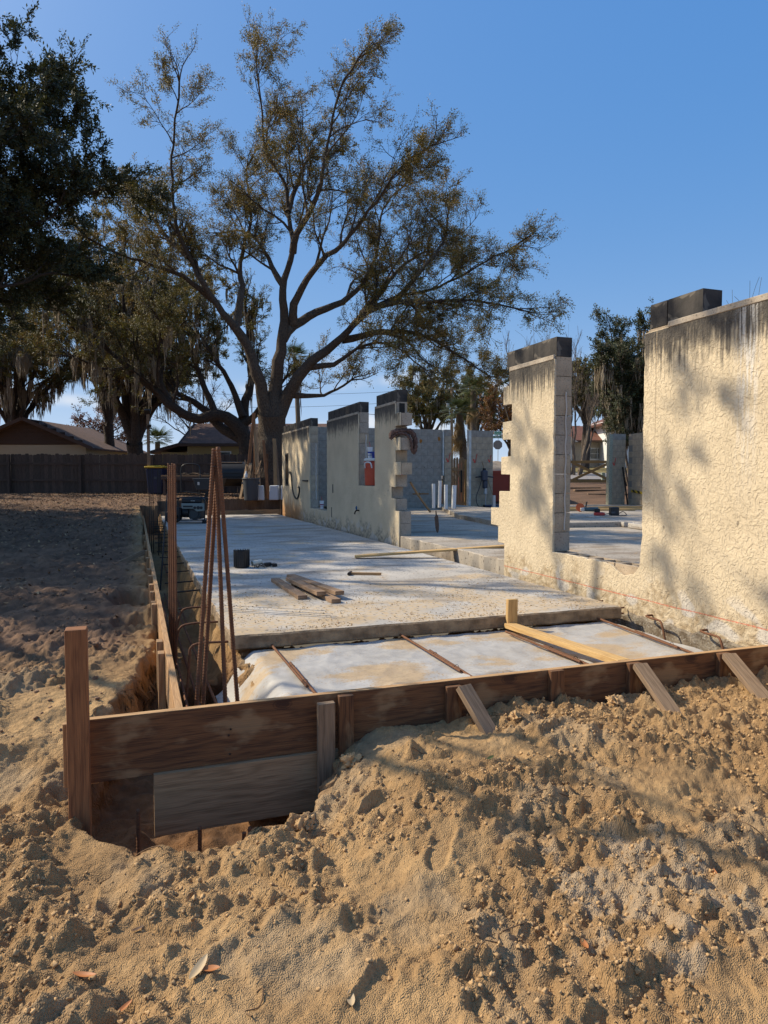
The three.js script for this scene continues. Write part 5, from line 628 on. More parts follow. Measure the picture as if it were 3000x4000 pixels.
{ // street and lawn edge
  const ps = [], idx = [], uv = []; const N = 60; for (let i = 0; i <= N; i++) for (let j = 0; j <= 4; j++) { const l = lerp(-40, 60, i / N), q = lerp(36.4, 41.2, j / 4), [x, z] = local(q, l); ps.push(x, terrain(x, z) + 0.09, z); uv.push(l, q); } for (let i = 0; i < N; i++) for (let j = 0; j < 4; j++) { const a = i * 5 + j; idx.push(a, a + 5, a + 1, a + 1, a + 5, a + 6); } const g = new THREE.BufferGeometry(); g.setAttribute('position', new THREE.Float32BufferAttribute(ps, 3)); g.setAttribute('uv', new THREE.Float32BufferAttribute(uv, 2)); g.setIndex(idx); g.computeVertexNormals();
  if (g.attributes.normal.getY(10) < 0) { g.setIndex(idx.reverse()); g.computeVertexNormals(); }
  struct('road', g, std({ map: blockTex([0.30, 0.27, 0.25], [0.22, 0.20, 0.185], 921), roughness: 0.95 }));
}
{ // crossed gate, utility box, pavers
  const g = thing('crossbuck_gate', 'yellow pine gate with an X brace beyond the right opening', 'gate', across(33, 8.82), -YAW), d = 0.04; const pine = wood([0.40, 0.25, 0.09], [0.24, 0.14, 0.05], 51, 0);
  part('top_rail', bx(0, 1.94, 0.93, 1.05, 0, d), pine, g); part('bottom_rail', bx(0, 1.94, 0.02, 0.14, 0, d), pine, g); part('brace', beam([0.06, 0.96, 0.055], [1.88, 0.12, 0.055], 0.035, 0.12), pine, g); part('brace', beam([0.06, 0.12, 0.015], [1.88, 0.96, 0.02], 0.035, 0.12), pine, g); part('post', bx(-0.06, 0.0, -0.45, 1.12, -0.03, 0.06), M.stakeGrey, g); part('post', bx(1.94, 2.03, -0.6, 1.1, -0.03, 0.06), M.yellowPine, g);
  single('utility_box', 'small green utility pedestal standing by the road', 'utility box', [rbox(0.17, 0.42, 0.17, 0.02).translate(0, 0.2, 0), rbox(0.19, 0.05, 0.19, 0.015).translate(0, 0.43, 0)], std({ color: C(0.30, 0.34, 0.27) }), across(35.6, 11.2), [0, -YAW, 0.04]);
  const p = thing('paver_stack', 'stack of red and dark pavers by the gate post', 'pavers', across(31.5, 10.4), -YAW); const pv = rbox(0.32, 0.055, 0.24, 0.006), pm = [std({ color: C(0.10, 0.045, 0.035) }), std({ color: C(0.38, 0.05, 0.035) }), std({ color: C(0.06, 0.04, 0.035) })]; for (let k = 0; k < 7; k++) for (let i = 0; i < 4; i++) part('paver', pv, pm[k > 4 && i > 2 ? 1 : (k + i) % 2 * 2], p, [i * 0.33 + rr(-0.02, 0.02), 0.02 + k * 0.058, 0]);
  for (const [q, l, a, s] of [[30, 9.2, 0.2, 'old boards stacked on the ground before the crossed gate'], [29, 9.6, -0.1, 'loose grey board on the ground nearest the raised floor'], [30.6, 8.4, 0.05, 'dark board lying left of the paver stack']]) single('ground_board', s, 'board', bx(-1.1, 1.1, 0.0, 0.05, -0.1, 0.1), M.stakeGrey, across(q, l), [0, a - YAW, 0], 'boards lying beyond the floor');
}
{ // dumpster, picket gate, post
  const or = std({ color: C(0.30, 0.045, 0.020), roughness: 0.6, bumpMap: fineBump, bumpScale: 0.004 }), d = thing('dumpster', 'red orange roll off dumpster behind the hammer pillar', 'dumpster', across(27, 3.05), -YAW);
  part('body', [bx(0, 3.2, 0.05, 1.12, -2.0, -1.96), bx(0, 3.2, 0.05, 1.12, -0.04, 0), bx(0, 0.04, 0.05, 1.55, -1.96, -0.04), bx(3.16, 3.2, 0.05, 1.12, -1.96, -0.04), bx(0.04, 3.16, 0.05, 0.1, -1.96, -0.04)], or, d); part('top_rail', [bx(-0.03, 3.23, 1.12, 1.24, -0.07, 0.03, 0.01), bx(-0.03, 3.23, 1.12, 1.24, -2.03, -1.93, 0.01)], or, d); for (let i = 0; i < 4; i++) part('rib', bx(0.12 + i * 0.86, 0.22 + i * 0.86, 0.06, 1.115, 0.002, 0.05), or, d); part('pull_hook', tube([[2.45, 0.55, 0.01], [2.5, 0.58, 0.07], [2.8, 0.58, 0.07], [2.85, 0.55, 0.01]], 0.02, 6, 16), or, d);
  const fill = new THREE.SphereGeometry(1, 24, 12); { const p = fill.attributes.position; for (let i = 0; i < p.count; i++) { const k = 1 + 0.4 * noise(p.getX(i) * 3, p.getZ(i) * 3 + p.getY(i) * 2); p.setY(i, p.getY(i) * k); } fill.computeVertexNormals(); } single('debris_pile', 'grey demolition rubble heaped inside the dumpster', 'rubble', fill, MB.block, [...across(28, 4.65, 0.95)]).scale.set(1.35, 0.5, 0.75);
  const g = thing('picket_gate', 'dog eared picket gate with diagonal braces beside the palm', 'gate', across(23.0, 2.10, -0.02), -YAW); for (let i = 0; i < 6; i++) part('picket', boxUV(extr([[0, 0], [0.083, 0], [0.083, 1.64], [0.06, 1.7], [0.023, 1.7], [0, 1.64]], 0.017), 1), M.gateWood, g, [i * 0.09, 0.04 + (i % 2) * 0.015, 0]); part('rail', bx(-0.02, 0.55, 1.30, 1.39, 0.018, 0.055), M.gateWood, g); part('rail', bx(-0.02, 0.55, 0.20, 0.29, 0.018, 0.055), M.gateWood, g); part('brace', beam([0.02, 0.75, 0.036], [0.27, 1.26, 0.036], 0.035, 0.07), M.gateWood, g); part('brace', beam([0.27, 1.26, 0.037], [0.53, 0.95, 0.037], 0.03, 0.07), M.gateWood, g); part('brace', beam([0.02, 0.75, 0.0385], [0.33, 0.32, 0.0385], 0.03, 0.07), M.gateWood, g); part('latch', bx(0.42, 0.47, 0.6, 1.33, 0.057, 0.07), M.black, g);
  single('gate_post', 'yellow pine post right of the picket gate', 'post', bx(-0.045, 0.045, 0, 1.68, -0.045, 0.045), M.yellowPine, across(23.0, 2.70, -0.02), [0, -YAW, 0]);
}
{ // utility pole and wires, signs
  const b = across(70, 6.77), u = thing('utility_pole', 'wooden utility pole with crossarm and two grey transformers', 'utility pole', b, -YAW), T = 8.1; part('pole', cyl(0.13, 0.17, T + 1, 10).translate(0, T / 2 - 0.5, 0), M.stakeGrey, u); part('crossarm', bx(-0.85, 0.85, T - 0.22, T - 0.1, 0.1, 0.2), M.stakeGrey, u); part('transformer', cyl(0.19, 0.19, 0.5, 14).translate(-0.4, T - 1.75, 0.1), M.silver, u); part('transformer', cyl(0.15, 0.15, 0.45, 14).translate(0.42, T - 1.75, 0.1), M.silver, u); for (const x of [-0.75, -0.3, 0.75]) part('insulator', cyl(0.03, 0.04, 0.14, 8).translate(x, T - 0.03, 0.15), M.white, u);
  const wire = (l, a, bb, sag) => { const A = V(...a), B = V(...bb), p = []; for (let i = 0; i <= 10; i++) { const f = i / 10, q = A.clone().lerp(B, f); q.y -= sag * 4 * f * (1 - f); p.push([q.x, q.y, q.z]); } single('power_line', l, 'wire', tube(p, 0.014, 4, 20), M.darkSteel); };
  const far = (q, l, y) => { const [x, z] = local(q, l); return [x, y, z]; }; const top = b[1] + T;
  wire('power line to the left from the crossarm', far(70, 6.5, top + 0.05), far(66, -22, top - 0.8), 0.5); wire('power line to the right from the crossarm', far(70, 7.4, top + 0.05), far(62, 22, top - 0.4), 0.4); wire('lower power line running left behind the oak', far(70, 6.6, top - 0.9), far(66, -22, top - 2.0), 0.6); wire('service line sloping down to the left from the transformers', far(70, 6.7, top - 2.2), far(38, -1, 4.9), 0.3); wire('service line sloping right from the transformers', far(70, 6.9, top - 2.3), far(50, 14, 5.1), 0.5); wire('cable passing in front of the palm toward the pillar', far(60, 6.2, 5.6), far(40, 9.5, 4.0), 0.2);
  const canvas = (w, h, bg, txt, fs) => { const c = document.createElement('canvas'); c.width = w; c.height = h; const x = c.getContext('2d'); x.fillStyle = '#e8f2ec'; x.fillRect(0, 0, w, h); x.fillStyle = bg; x.fillRect(5, 5, w - 10, h - 10); x.fillStyle = '#f2f6f2'; x.font = `bold ${fs}px sans-serif`; x.textAlign = 'center'; x.textBaseline = 'middle'; x.fillText(txt, w / 2, h / 2); const t = new THREE.CanvasTexture(c); t.colorSpace = THREE.SRGBColorSpace; return t; };
  const s = thing('street_sign', 'street name signs over the back of a grey octagonal stop sign', 'street sign', across(55, 8.95), -YAW); const top2 = 2.05 + 0.35;
  part('pole', cyl(0.025, 0.025, 3.4, 8).translate(0.03, 0.9, -0.03), M.silver, s); const oct = []; for (let i = 0; i < 8; i++) oct.push([Math.cos((i + 0.5) * Math.PI / 4) * 0.38, Math.sin((i + 0.5) * Math.PI / 4) * 0.38]); part('stop_plate', extr(oct, 0.006).translate(0, 1.45 + 0.35, 0), std({ color: C(0.20, 0.185, 0.18), roughness: 0.6 }), s);
  const face = (w, h, t) => { const g = new THREE.PlaneGeometry(w, h); return g; };
  const n1 = part('name_plate', bx(-0.40, 0.42, top2 - 0.09, top2 + 0.12, -0.02, -0.006, 0.002), std({ color: C(0.75, 0.85, 0.8) }), s); part('lettering', face(0.80, 0.20), std({ map: canvas(256, 64, '#0c5a3c', 'S Galena  W', 40), roughness: 0.5 }), n1, [0.01, top2 + 0.015, -0.003]);
  const n2 = part('name_plate', bx(-0.30, 0.30, top2 + 0.18, top2 + 0.45, -0.02, -0.006, 0.002), std({ color: C(0.75, 0.85, 0.8) }), s); part('lettering', face(0.58, 0.25), std({ map: canvas(224, 96, '#2f9c82', 'W Tosilla', 44), roughness: 0.5 }), n2, [0, top2 + 0.315, -0.003]);
}

// ---------------------------------------------------------------- yard clutter at the back
{
  const b = thing('wheelie_bin', 'dark blue wheeled bin with a yellow lid by the fence', 'bin', across(25.6, -8.35, 0), -YAW), navy = std({ color: C(0.010, 0.014, 0.045), roughness: 0.5 });
  const body = rbox(0.62, 0.94, 0.62, 0.05); { const p = body.attributes.position; for (let i = 0; i < p.count; i++) { const k = lerp(0.80, 1, (p.getY(i) + 0.47) / 0.94); p.setX(i, p.getX(i) * k); p.setZ(i, p.getZ(i) * k); } body.computeVertexNormals(); } part('body', body.translate(0, 0.50, 0), navy, b);
  part('lid', [rbox(0.68, 0.07, 0.68, 0.03).translate(0, 1.01, 0), rbox(0.5, 0.03, 0.5, 0.012).translate(0, 1.055, 0)], std({ color: C(0.55, 0.36, 0.03), roughness: 0.5 }), b); for (const x of [-0.26, 0.26]) part('wheel', cyl(0.11, 0.11, 0.05, 16).rotateZ(Math.PI / 2).translate(x, 0.11, -0.28), M.rubber, b); part('badge', rbox(0.1, 0.09, 0.004, 0.001).translate(0.05, 0.62, 0.302), M.greyPlastic, b);
}
{
  const g = thing('generator', 'black and grey portable generator on wheels at the far end of the slab', 'generator', [1.22, SLAB, -17.28], -YAW);
  const fr = r => (pts) => tube(pts, r, 8, 40), F = fr(0.016); part('frame', [F([[-0.34, 0.02, 0.24], [-0.36, 0.06, 0.24], [-0.36, 0.55, 0.24], [-0.33, 0.585, 0.24], [0.36, 0.585, 0.24], [0.40, 0.55, 0.24], [0.40, 0.05, 0.24]]), F([[-0.34, 0.02, -0.24], [-0.36, 0.06, -0.24], [-0.36, 0.55, -0.24], [-0.33, 0.585, -0.24], [0.36, 0.585, -0.24], [0.40, 0.55, -0.24], [0.40, 0.05, -0.24]]), F([[-0.36, 0.56, -0.24], [-0.36, 0.58, 0], [-0.36, 0.56, 0.24]]), F([[0.40, 0.1, -0.24], [0.40, 0.1, 0.24]]), F([[-0.36, 0.1, -0.24], [-0.36, 0.1, 0.24]]), F([[-0.2, 0.06, 0.25], [-0.2, 0.5, 0.25]]), F([[-0.36, 0.08, 0.24], [0.4, 0.08, 0.24]])], M.black, g);
  part('engine', [rbox(0.30, 0.30, 0.36, 0.03).translate(0.16, 0.25, 0), cyl(0.135, 0.135, 0.06, 24).rotateX(Math.PI / 2).translate(0.17, 0.22, 0.20), cyl(0.09, 0.10, 0.04, 20).rotateX(Math.PI / 2).translate(0.17, 0.22, 0.24)], std({ color: C(0.04, 0.04, 0.038), roughness: 0.6 }), g); part('alternator', cyl(0.12, 0.12, 0.26, 20).rotateZ(Math.PI / 2).translate(-0.14, 0.25, 0.02), M.black, g); part('muffler', rbox(0.16, 0.22, 0.2, 0.04).translate(-0.24, 0.27, 0.1), M.black, g);
  const panel = part('control_panel', extr([[-0.13, 0.47], [0.40, 0.47], [0.40, 0.31], [0.24, 0.29], [0.15, 0.36], [-0.11, 0.36]], 0.04, 0.008).translate(0, 0, 0.245), std({ color: C(0.24, 0.255, 0.22), roughness: 0.5 }), g); for (const [x, w] of [[0.19, 0.035], [0.27, 0.04], [0.34, 0.035]]) part('outlet', cyl(w, w, 0.012, 14).rotateX(Math.PI / 2).translate(x, 0.375, 0.298), M.black, panel); part('dark_strip', bx(-0.09, 0.14, 0.385, 0.425, 0.292, 0.300, 0.002), M.black, panel);
  const tk = part('fuel_tank', [rbox(0.50, 0.13, 0.40, 0.05).translate(0.08, 0.53, 0), cyl(0.04, 0.04, 0.03, 14).translate(0.2, 0.605, 0)], M.black, g);
  const c = document.createElement('canvas'); c.width = 128; c.height = 40; const x = c.getContext('2d'); x.fillStyle = '#0a0a0a'; x.fillRect(0, 0, 128, 40); x.fillStyle = '#c9cdc8'; x.font = 'bold 34px sans-serif'; x.textAlign = 'center'; x.textBaseline = 'middle'; x.fillText('RYOBI', 64, 21); const t = new THREE.CanvasTexture(c); t.colorSpace = THREE.SRGBColorSpace; part('lettering', new THREE.PlaneGeometry(0.13, 0.038), std({ map: t, roughness: 0.5 }), tk, [0.12, 0.535, 0.2035]);
  for (const z of [-0.22, 0.22]) { const w = part('wheel', new THREE.TorusGeometry(0.10, 0.045, 10, 24), M.rubber, g, [-0.40, 0.145, z], [0, 0.0, 0]); w.rotation.y = 0.5; part('rim', cyl(0.075, 0.075, 0.05, 16).rotateX(Math.PI / 2), M.black, w); } part('foot', bx(0.34, 0.42, 0.0, 0.06, -0.25, 0.25), M.rubber, g);
}
{
  const c = thing('push_cart', 'black dump cart with a tall arched handle behind the generator', 'cart', across(20.8, -5.75, 0), -YAW); part('handle', tube([[-0.30, 0.35, 0], [-0.30, 1.0, 0], [-0.26, 1.12, 0], [-0.16, 1.17, 0], [0.12, 1.17, 0], [0.22, 1.13, 0], [0.26, 1.0, 0], [0.27, 0.3, 0.1]], 0.02, 8, 60), M.black, c); const tray = extr([[-0.30, 0], [0.30, 0], [0.42, 0.32], [-0.42, 0.32]], 0.6, 0.02); part('tray', tray.translate(0.55, 0.42, -0.3), M.black, c); part('tag', rbox(0.06, 0.09, 0.004, 0.001).translate(0.30, 0.60, 0.325), M.silver, c); for (const z of [-0.28, 0.28]) part('wheel', new THREE.TorusGeometry(0.15, 0.05, 10, 22).translate(0.65, 0.2, z), M.rubber, c); part('axle', tube([[-0.3, 0.36, 0], [0.2, 0.3, 0], [0.65, 0.2, 0], [0.9, 0.3, 0]], 0.02, 6, 20), M.black, c);
  const t = thing('work_bench', 'rough wooden bench littered with twigs in front of the fence', 'bench', across(24.6, -6.9, 0), -YAW); part('top', bx(-0.85, 0.95, 0.68, 0.73, -0.4, 0.4), M.stakeTan, t); for (const [x, z] of [[-0.75, -0.3], [0.85, -0.3], [-0.75, 0.3], [0.85, 0.3]]) part('leg', bx(x - 0.04, x + 0.04, -0.05, 0.68, z - 0.04, z + 0.04), M.fence, t); part('apron', bx(-0.85, 0.95, 0.58, 0.68, 0.38, 0.41), M.fence, t);
  const tw = thing('stick_pile', 'tangle of sticks and cords on the bench top', 'sticks', across(24.6, -6.9, 0.73), -YAW); for (let i = 0; i < 22; i++) { const a = rr(0, 3.1), x = rr(-0.6, 0.7), z = rr(-0.25, 0.3), l = rr(0.12, 0.4), y = 0.015 + 0.07 * R(); part('stick', tube([[x - Math.cos(a) * l, 0.015, z - Math.sin(a) * l * 0.5], [x, y, z], [x + Math.cos(a) * l, 0.015, z + Math.sin(a) * l * 0.5]], rr(0.006, 0.014), 5, 8), i % 3 ? M.stakeGrey : M.darkSteel, tw); }
  const g = thing('barrel_grill', 'black barrel smoker grill with domed lid beside the lumber pile', 'grill', across(23.8, -5.15, 0), -YAW); part('drum', cyl(0.36, 0.36, 1.0, 24).rotateZ(Math.PI / 2).translate(0, 0.72, 0), M.black, g); part('lid', new THREE.CylinderGeometry(0.40, 0.40, 0.96, 24, 1, false, 0, Math.PI).rotateZ(Math.PI / 2).rotateX(0).translate(0, 0.80, 0), M.black, g); part('shelf', bx(-0.5, 0.5, 0.62, 0.65, 0.36, 0.62), M.black, g); for (const x of [-0.42, 0.42]) for (const z of [-0.25, 0.25]) part('leg', bx(x - 0.02, x + 0.02, -0.05, 0.5, z - 0.02, z + 0.02), M.black, g); part('wheel', cyl(0.13, 0.13, 0.05, 18).rotateX(Math.PI / 2).translate(0.42, 0.13, 0.3), M.rubber, g); part('fire_box', rbox(0.3, 0.4, 0.4, 0.02).translate(0.55, 0.55, 0), M.black, g); part('loose_slat', bx(-0.4, 0.35, 1.16, 1.175, 0.12, 0.22), M.gateWood, g);
  const tc = thing('trash_can', 'grey plastic trash can stuffed with sticks beside the oak', 'trash can', across(22, -4.2, 0), -YAW); part('body', lathe([[0, 0], [0.20, 0], [0.215, 0.02], [0.255, 0.66], [0.275, 0.665], [0.28, 0.70], [0.255, 0.705], [0.245, 0.68], [0.19, 0.03], [0, 0.03]], 28), M.greyPlastic, tc); for (const s of [-1, 1]) part('handle', bx(s * 0.262 - 0.02, s * 0.262 + 0.02, 0.52, 0.58, -0.07, 0.07, 0.008), M.greyPlastic, tc);
  const sk = thing('stick_bundle', 'bundle of branches and slats standing in the trash can', 'sticks', across(22, -4.2, 0.05), -YAW); for (let i = 0; i < 22; i++) { const a = rr(-0.14, 0.14), b = rr(-0.12, 0.12), L = rr(0.75, 1.25), t2 = rr(-0.25, 0.35); part('stick', tube([[a, 0.03, b], [a + t2 * 0.3, L * 0.6, b], [a + t2, L, b + rr(-0.15, 0.15)]], rr(0.007, 0.014), 5, 8), i % 4 ? M.stakeGrey : M.gateWood, sk); } single('spray_bottle', 'white bottle with a dark red cap in the trash can', 'bottle', lathe([[0, 0], [0.045, 0], [0.05, 0.02], [0.05, 0.12], [0.02, 0.16], [0.02, 0.20], [0, 0.2]], 14), M.white, across(21.9, -4.33, 0.72));
  const bk = [[22.3, -3.98, 'white box tipped behind the trash can', 0.14], [22.4, -3.52, 'white plastic box holding long trim against the oak', -0.12], [22.5, -3.18, 'white box at the end of the far wall', 0]]; for (const [q, l, lb, t2] of bk) { const w = rbox(0.30, 0.47, 0.28, 0.03); { const p = w.attributes.position; for (let i = 0; i < p.count; i++) { const k = lerp(1, 0.86, (p.getY(i) + 0.235) / 0.47); p.setX(i, p.getX(i) * k); } } single('white_bin', lb, 'box', w.translate(0, 0.22, 0), std({ color: C(0.60, 0.60, 0.60), roughness: 0.6 }), across(q, l, 0), [0, -YAW + t2, 0], 'white boxes by the oak'); }
  const lean = [[22.6, -4.50, -4.28, 2.85, 0.10, M.stakeRed, 'tallest reddish trim board leaning on the oak'], [22.65, -4.10, -4.30, 2.75, 0.09, M.stakeTan, 'pale trim board leaning just right of the tallest'], [22.7, -4.02, -4.26, 2.4, 0.07, M.gateWood, 'light narrow slat leaning with the tall trim boards'], [22.6, -3.75, -3.98, 1.95, 0.09, M.stakeRed, 'reddish board leaning in the middle of the lumber'], [22.6, -3.52, -3.62, 2.0, 0.11, M.ash, 'orange brown board standing in the white box'], [22.7, -3.40, -3.60, 1.8, 0.08, M.stakeGrey, 'grey slat standing behind the orange board'], [22.5, -3.13, -3.16, 2.3, 0.06, M.stakeRed, 'thin red brown slat against the end of the far wall'], [22.3, -4.42, -4.36, 1.2, 0.10, M.gateWood, 'short pale board behind the trash can'], [22.3, -4.62, -4.48, 1.15, 0.08, M.gateWood, 'short splintered board left of the trash can'], [22.8, -4.25, -4.30, 2.2, 0.08, M.formDark, 'dark plank leaning behind the trash can'], [22.8, -3.85, -3.9, 1.5, 0.08, M.formDark, 'short dark plank beside the tipped white box']];
  for (const [q, l0, l1, h, w, m, lb] of lean) { const a = across(q, l0, -0.02), e = across(q + 0.5, l1, h); e[1] = a[1] + h; single('leaning_board', lb, 'board', beam(a, e, w, 0.02, 0.0), m, undefined, undefined, 'boards leaning against the oak'); }
}
// ---------------------------------------------------------------- things on the slab
{
  const p = thing('nursery_pot', 'black ribbed plastic pot standing on the slab', 'pot', [1.21, SLAB, -8.62]); part('body', lathe([[0, 0], [0.082, 0], [0.085, 0.01], [0.094, 0.205], [0.090, 0.21], [0.080, 0.012], [0, 0.012]], 36), M.black, p); for (let i = 0; i < 18; i++) part('rib', bx(-0.005, 0.005, 0.012, 0.222, 0.088, 0.098, 0.002), M.black, p, [0, 0, 0], [0, i * Math.PI / 9, 0]);
  const pvc = std({ color: C(0.62, 0.58, 0.47), roughness: 0.5 }); single('pipe_fitting', 'short cream pipe fitting lying beside the black pot', 'pipe', new THREE.CylinderGeometry(0.032, 0.032, 0.13, 18, 1, true).rotateZ(Math.PI / 2), std({ color: C(0.62, 0.58, 0.47), roughness: 0.5, side: THREE.DoubleSide }), [1.40, SLAB + 0.05, -8.65], [0, 0.35, 0.1]);
  const w = thing('wire_scraps', 'tangle of wire ties and dark scraps next to the pipe fitting', 'scraps', [1.47, SLAB, -8.6]); for (let i = 0; i < 14; i++) { const a = rr(0, 6.3), l = rr(0.03, 0.10), x = rr(-0.12, 0.14), z = rr(-0.1, 0.1); part('wire', tube([[x - Math.cos(a) * l, 0.006, z - Math.sin(a) * l], [x, rr(0.01, 0.05), z], [x + Math.cos(a) * l, 0.006, z + Math.sin(a) * l]], 0.004, 5, 8), M.darkSteel, w); } part('scrap', at(rbox(0.09, 0.045, 0.05, 0.012), 0.06, 0.03, 0.0, 0, 0.4), M.black, w); part('scrap', at(rbox(0.06, 0.04, 0.05, 0.012), 0.14, 0.02, 0.03, 0, 0.9), M.darkSteel, w);
  const h = thing('hammer', 'wooden handled hammer lying on the slab', 'hammer', [2.28, SLAB, -7.56], 0.0); h.rotation.y = -0.45; part('handle', beam([0.0, 0.018, 0], [0.36, 0.018, 0], 0.024, 0.030, 0, 0.009), M.ash, h); part('head', [cyl(0.019, 0.019, 0.05, 14).rotateX(Math.PI / 2).translate(0, 0.022, 0.055), cyl(0.013, 0.014, 0.04, 12).rotateX(Math.PI / 2).translate(0, 0.022, 0.02), rbox(0.032, 0.032, 0.04, 0.005).translate(0, 0.02, -0.005), at(rbox(0.028, 0.012, 0.07, 0.004), 0, 0.02, -0.055, 0.3)], M.darkSteel, h);
  for (const [pos, len, tt, l] of [[[1.40, SLAB, -6.77], 1.16, 0.03, 'lowest grey block of wood on the left of the little stack'], [[1.53, SLAB + 0.041, -6.60], 1.0, 0.08, 'block of wood lying on top at the left of the stack'], [[1.60, SLAB, -6.57], 1.34, 0.08, 'lowest block of wood on the right of the stack'], [[1.635, SLAB + 0.041, -6.68], 1.24, 0.16, 'upper block of wood on the right of the stack'], ]) single('wood_block', l, 'lumber', bx(-0.0445, 0.0445, 0.001, 0.039, -len / 2, len / 2), M.blockWood, pos, [0, tt, 0], 'stacked lengths of lumber on the slab');
  single('wood_block', 'small spacer block under the upper left length', 'lumber', bx(-0.05, 0.05, 0.001, 0.039, -0.05, 0.05), M.blockWood, [1.535, SLAB, -6.95], [0, 0.1, 0], 'stacked lengths of lumber on the slab');
  single('loose_plank', 'long pale plank bridging from the slab to the old floor', 'plank', beam([2.80, SLAB + 0.028, -9.06], [4.90, FLOOR + 0.036, -8.45], 0.14, 0.026), M.yellowPine);
}
{ // leaves, sticks, crumbs over slab and yard
  const g = rng(777), leaf = leafSprig(1, 0.001, 1, 0.42, g, 1); const flat = () => { const G = new THREE.PlaneGeometry(1, 0.4, 3, 1); const p = G.attributes.position; for (let i = 0; i < p.count; i++) { const x = p.getX(i); p.setY(i, p.getY(i) * (1 - Math.pow(Math.abs(x) * 2, 2) * 0.97)); p.setZ(i, 0.35 * x * x); } G.rotateX(-Math.PI / 2); G.computeVertexNormals(); return G; };
  const lm = std({ roughness: 0.8, side: THREE.DoubleSide }), a = [], ac = [], b = [], bc = [], c = [], cc = []; const brown = () => { const v = 0.5 + g(), k = g(); return k < 0.5 ? C(0.20 * v, 0.10 * v, 0.045 * v) : k < 0.8 ? C(0.32 * v, 0.20 * v, 0.09 * v) : C(0.09 * v, 0.055 * v, 0.03 * v); };
  for (let i = 0; i < 22000; i++) { const x = -9 + g() * 13, z = -29 + g() * 23.5 * Math.pow(g(), 0.5) ; if (x > 0.05 && z > -21.1) continue; a.push(place(x, H(x, z, 0.1) + 0.012, z, 0.04 + 0.05 * g(), [(g() - 0.5) * 0.7, g() * 6, (g() - 0.5) * 0.7])); ac.push(brown()); }
  for (let i = 0; i < 900; i++) { const x = 0.7 + g() * 3.1, z = -20 + g() * 14.9; b.push(place(x, SLAB + 0.004, z, 0.012 + 0.035 * g() * g(), [(g() - 0.5) * 0.2, g() * 6, (g() - 0.5) * 0.2])); bc.push(brown()); }
  for (let i = 0; i < 1600; i++) { const x = 4.4 + g() * 11, z = -19.5 + g() * 15; if (x > 6.4 && x < 16 ) { if (x > 8.4 && z > -17.2 || (x < 9.4 && z < -11.2)) continue; } c.push(place(x, FLOOR + 0.004, z, 0.02 + 0.05 * g() * g(), [(g() - 0.5) * 0.2, g() * 6, (g() - 0.5) * 0.2])); cc.push(brown()); }
  tag(inst('leaf_litter', flat(), lm, a, null, ac), 'brown leaf litter over the yard in front of the fence', 'leaves', null, 'stuff'); tag(inst('leaf_litter', flat(), lm, b, null, bc), 'scattered bits of leaf on the concrete slab', 'leaves', null, 'stuff'); tag(inst('leaf_litter', flat(), lm, c, null, cc), 'scattered leaves on the old house floor', 'leaves', null, 'stuff');
  // sand crumbs spilled on the slab front and on the sheet
  const crumbs = [], kc = []; for (let i = 0; i < 2600; i++) { const x = 0.7 + g() * 3.15, z = -4.98 - 1.9 * Math.pow(g(), 1.6), s = 0.002 + 0.005 * g() * g(); if (fbm(x * 2, z * 2, 3) < -0.08) continue; crumbs.push(place(x, SLAB + s * 0.5, z, s, [g() * 6, g() * 6, 0])); const v = 0.8 + 0.4 * g(); kc.push(C(0.42 * v, 0.28 * v, 0.14 * v)); } tag(inst('sand_crumbs', new THREE.IcosahedronGeometry(1, 0), std({ roughness: 1 }), crumbs, null, kc), 'grains of sand spilled along the slab front', 'sand', null, 'stuff');
  // single leaves and twigs in the foreground
  const big = (L, W, curl) => { const G = new THREE.PlaneGeometry(L, W, 10, 4), p = G.attributes.position; for (let i = 0; i < p.count; i++) { const x = p.getX(i) / L * 2, y = p.getY(i); const w = Math.pow(clamp(1 - x * x), 0.8); p.setY(i, y * w); p.setZ(i, curl * L * x * x * 0.5 + Math.abs(y * w) * 0.8 * (curl > 0.3 ? 1 : 0.5)); } G.rotateX(-Math.PI / 2); G.computeVertexNormals(); return G; };
  const tan = std({ color: C(0.50, 0.36, 0.20), roughness: 0.7, side: THREE.DoubleSide }), rust2 = std({ color: C(0.42, 0.15, 0.04), roughness: 0.6, side: THREE.DoubleSide }), dk = std({ color: C(0.13, 0.07, 0.035), roughness: 0.7, side: THREE.DoubleSide });
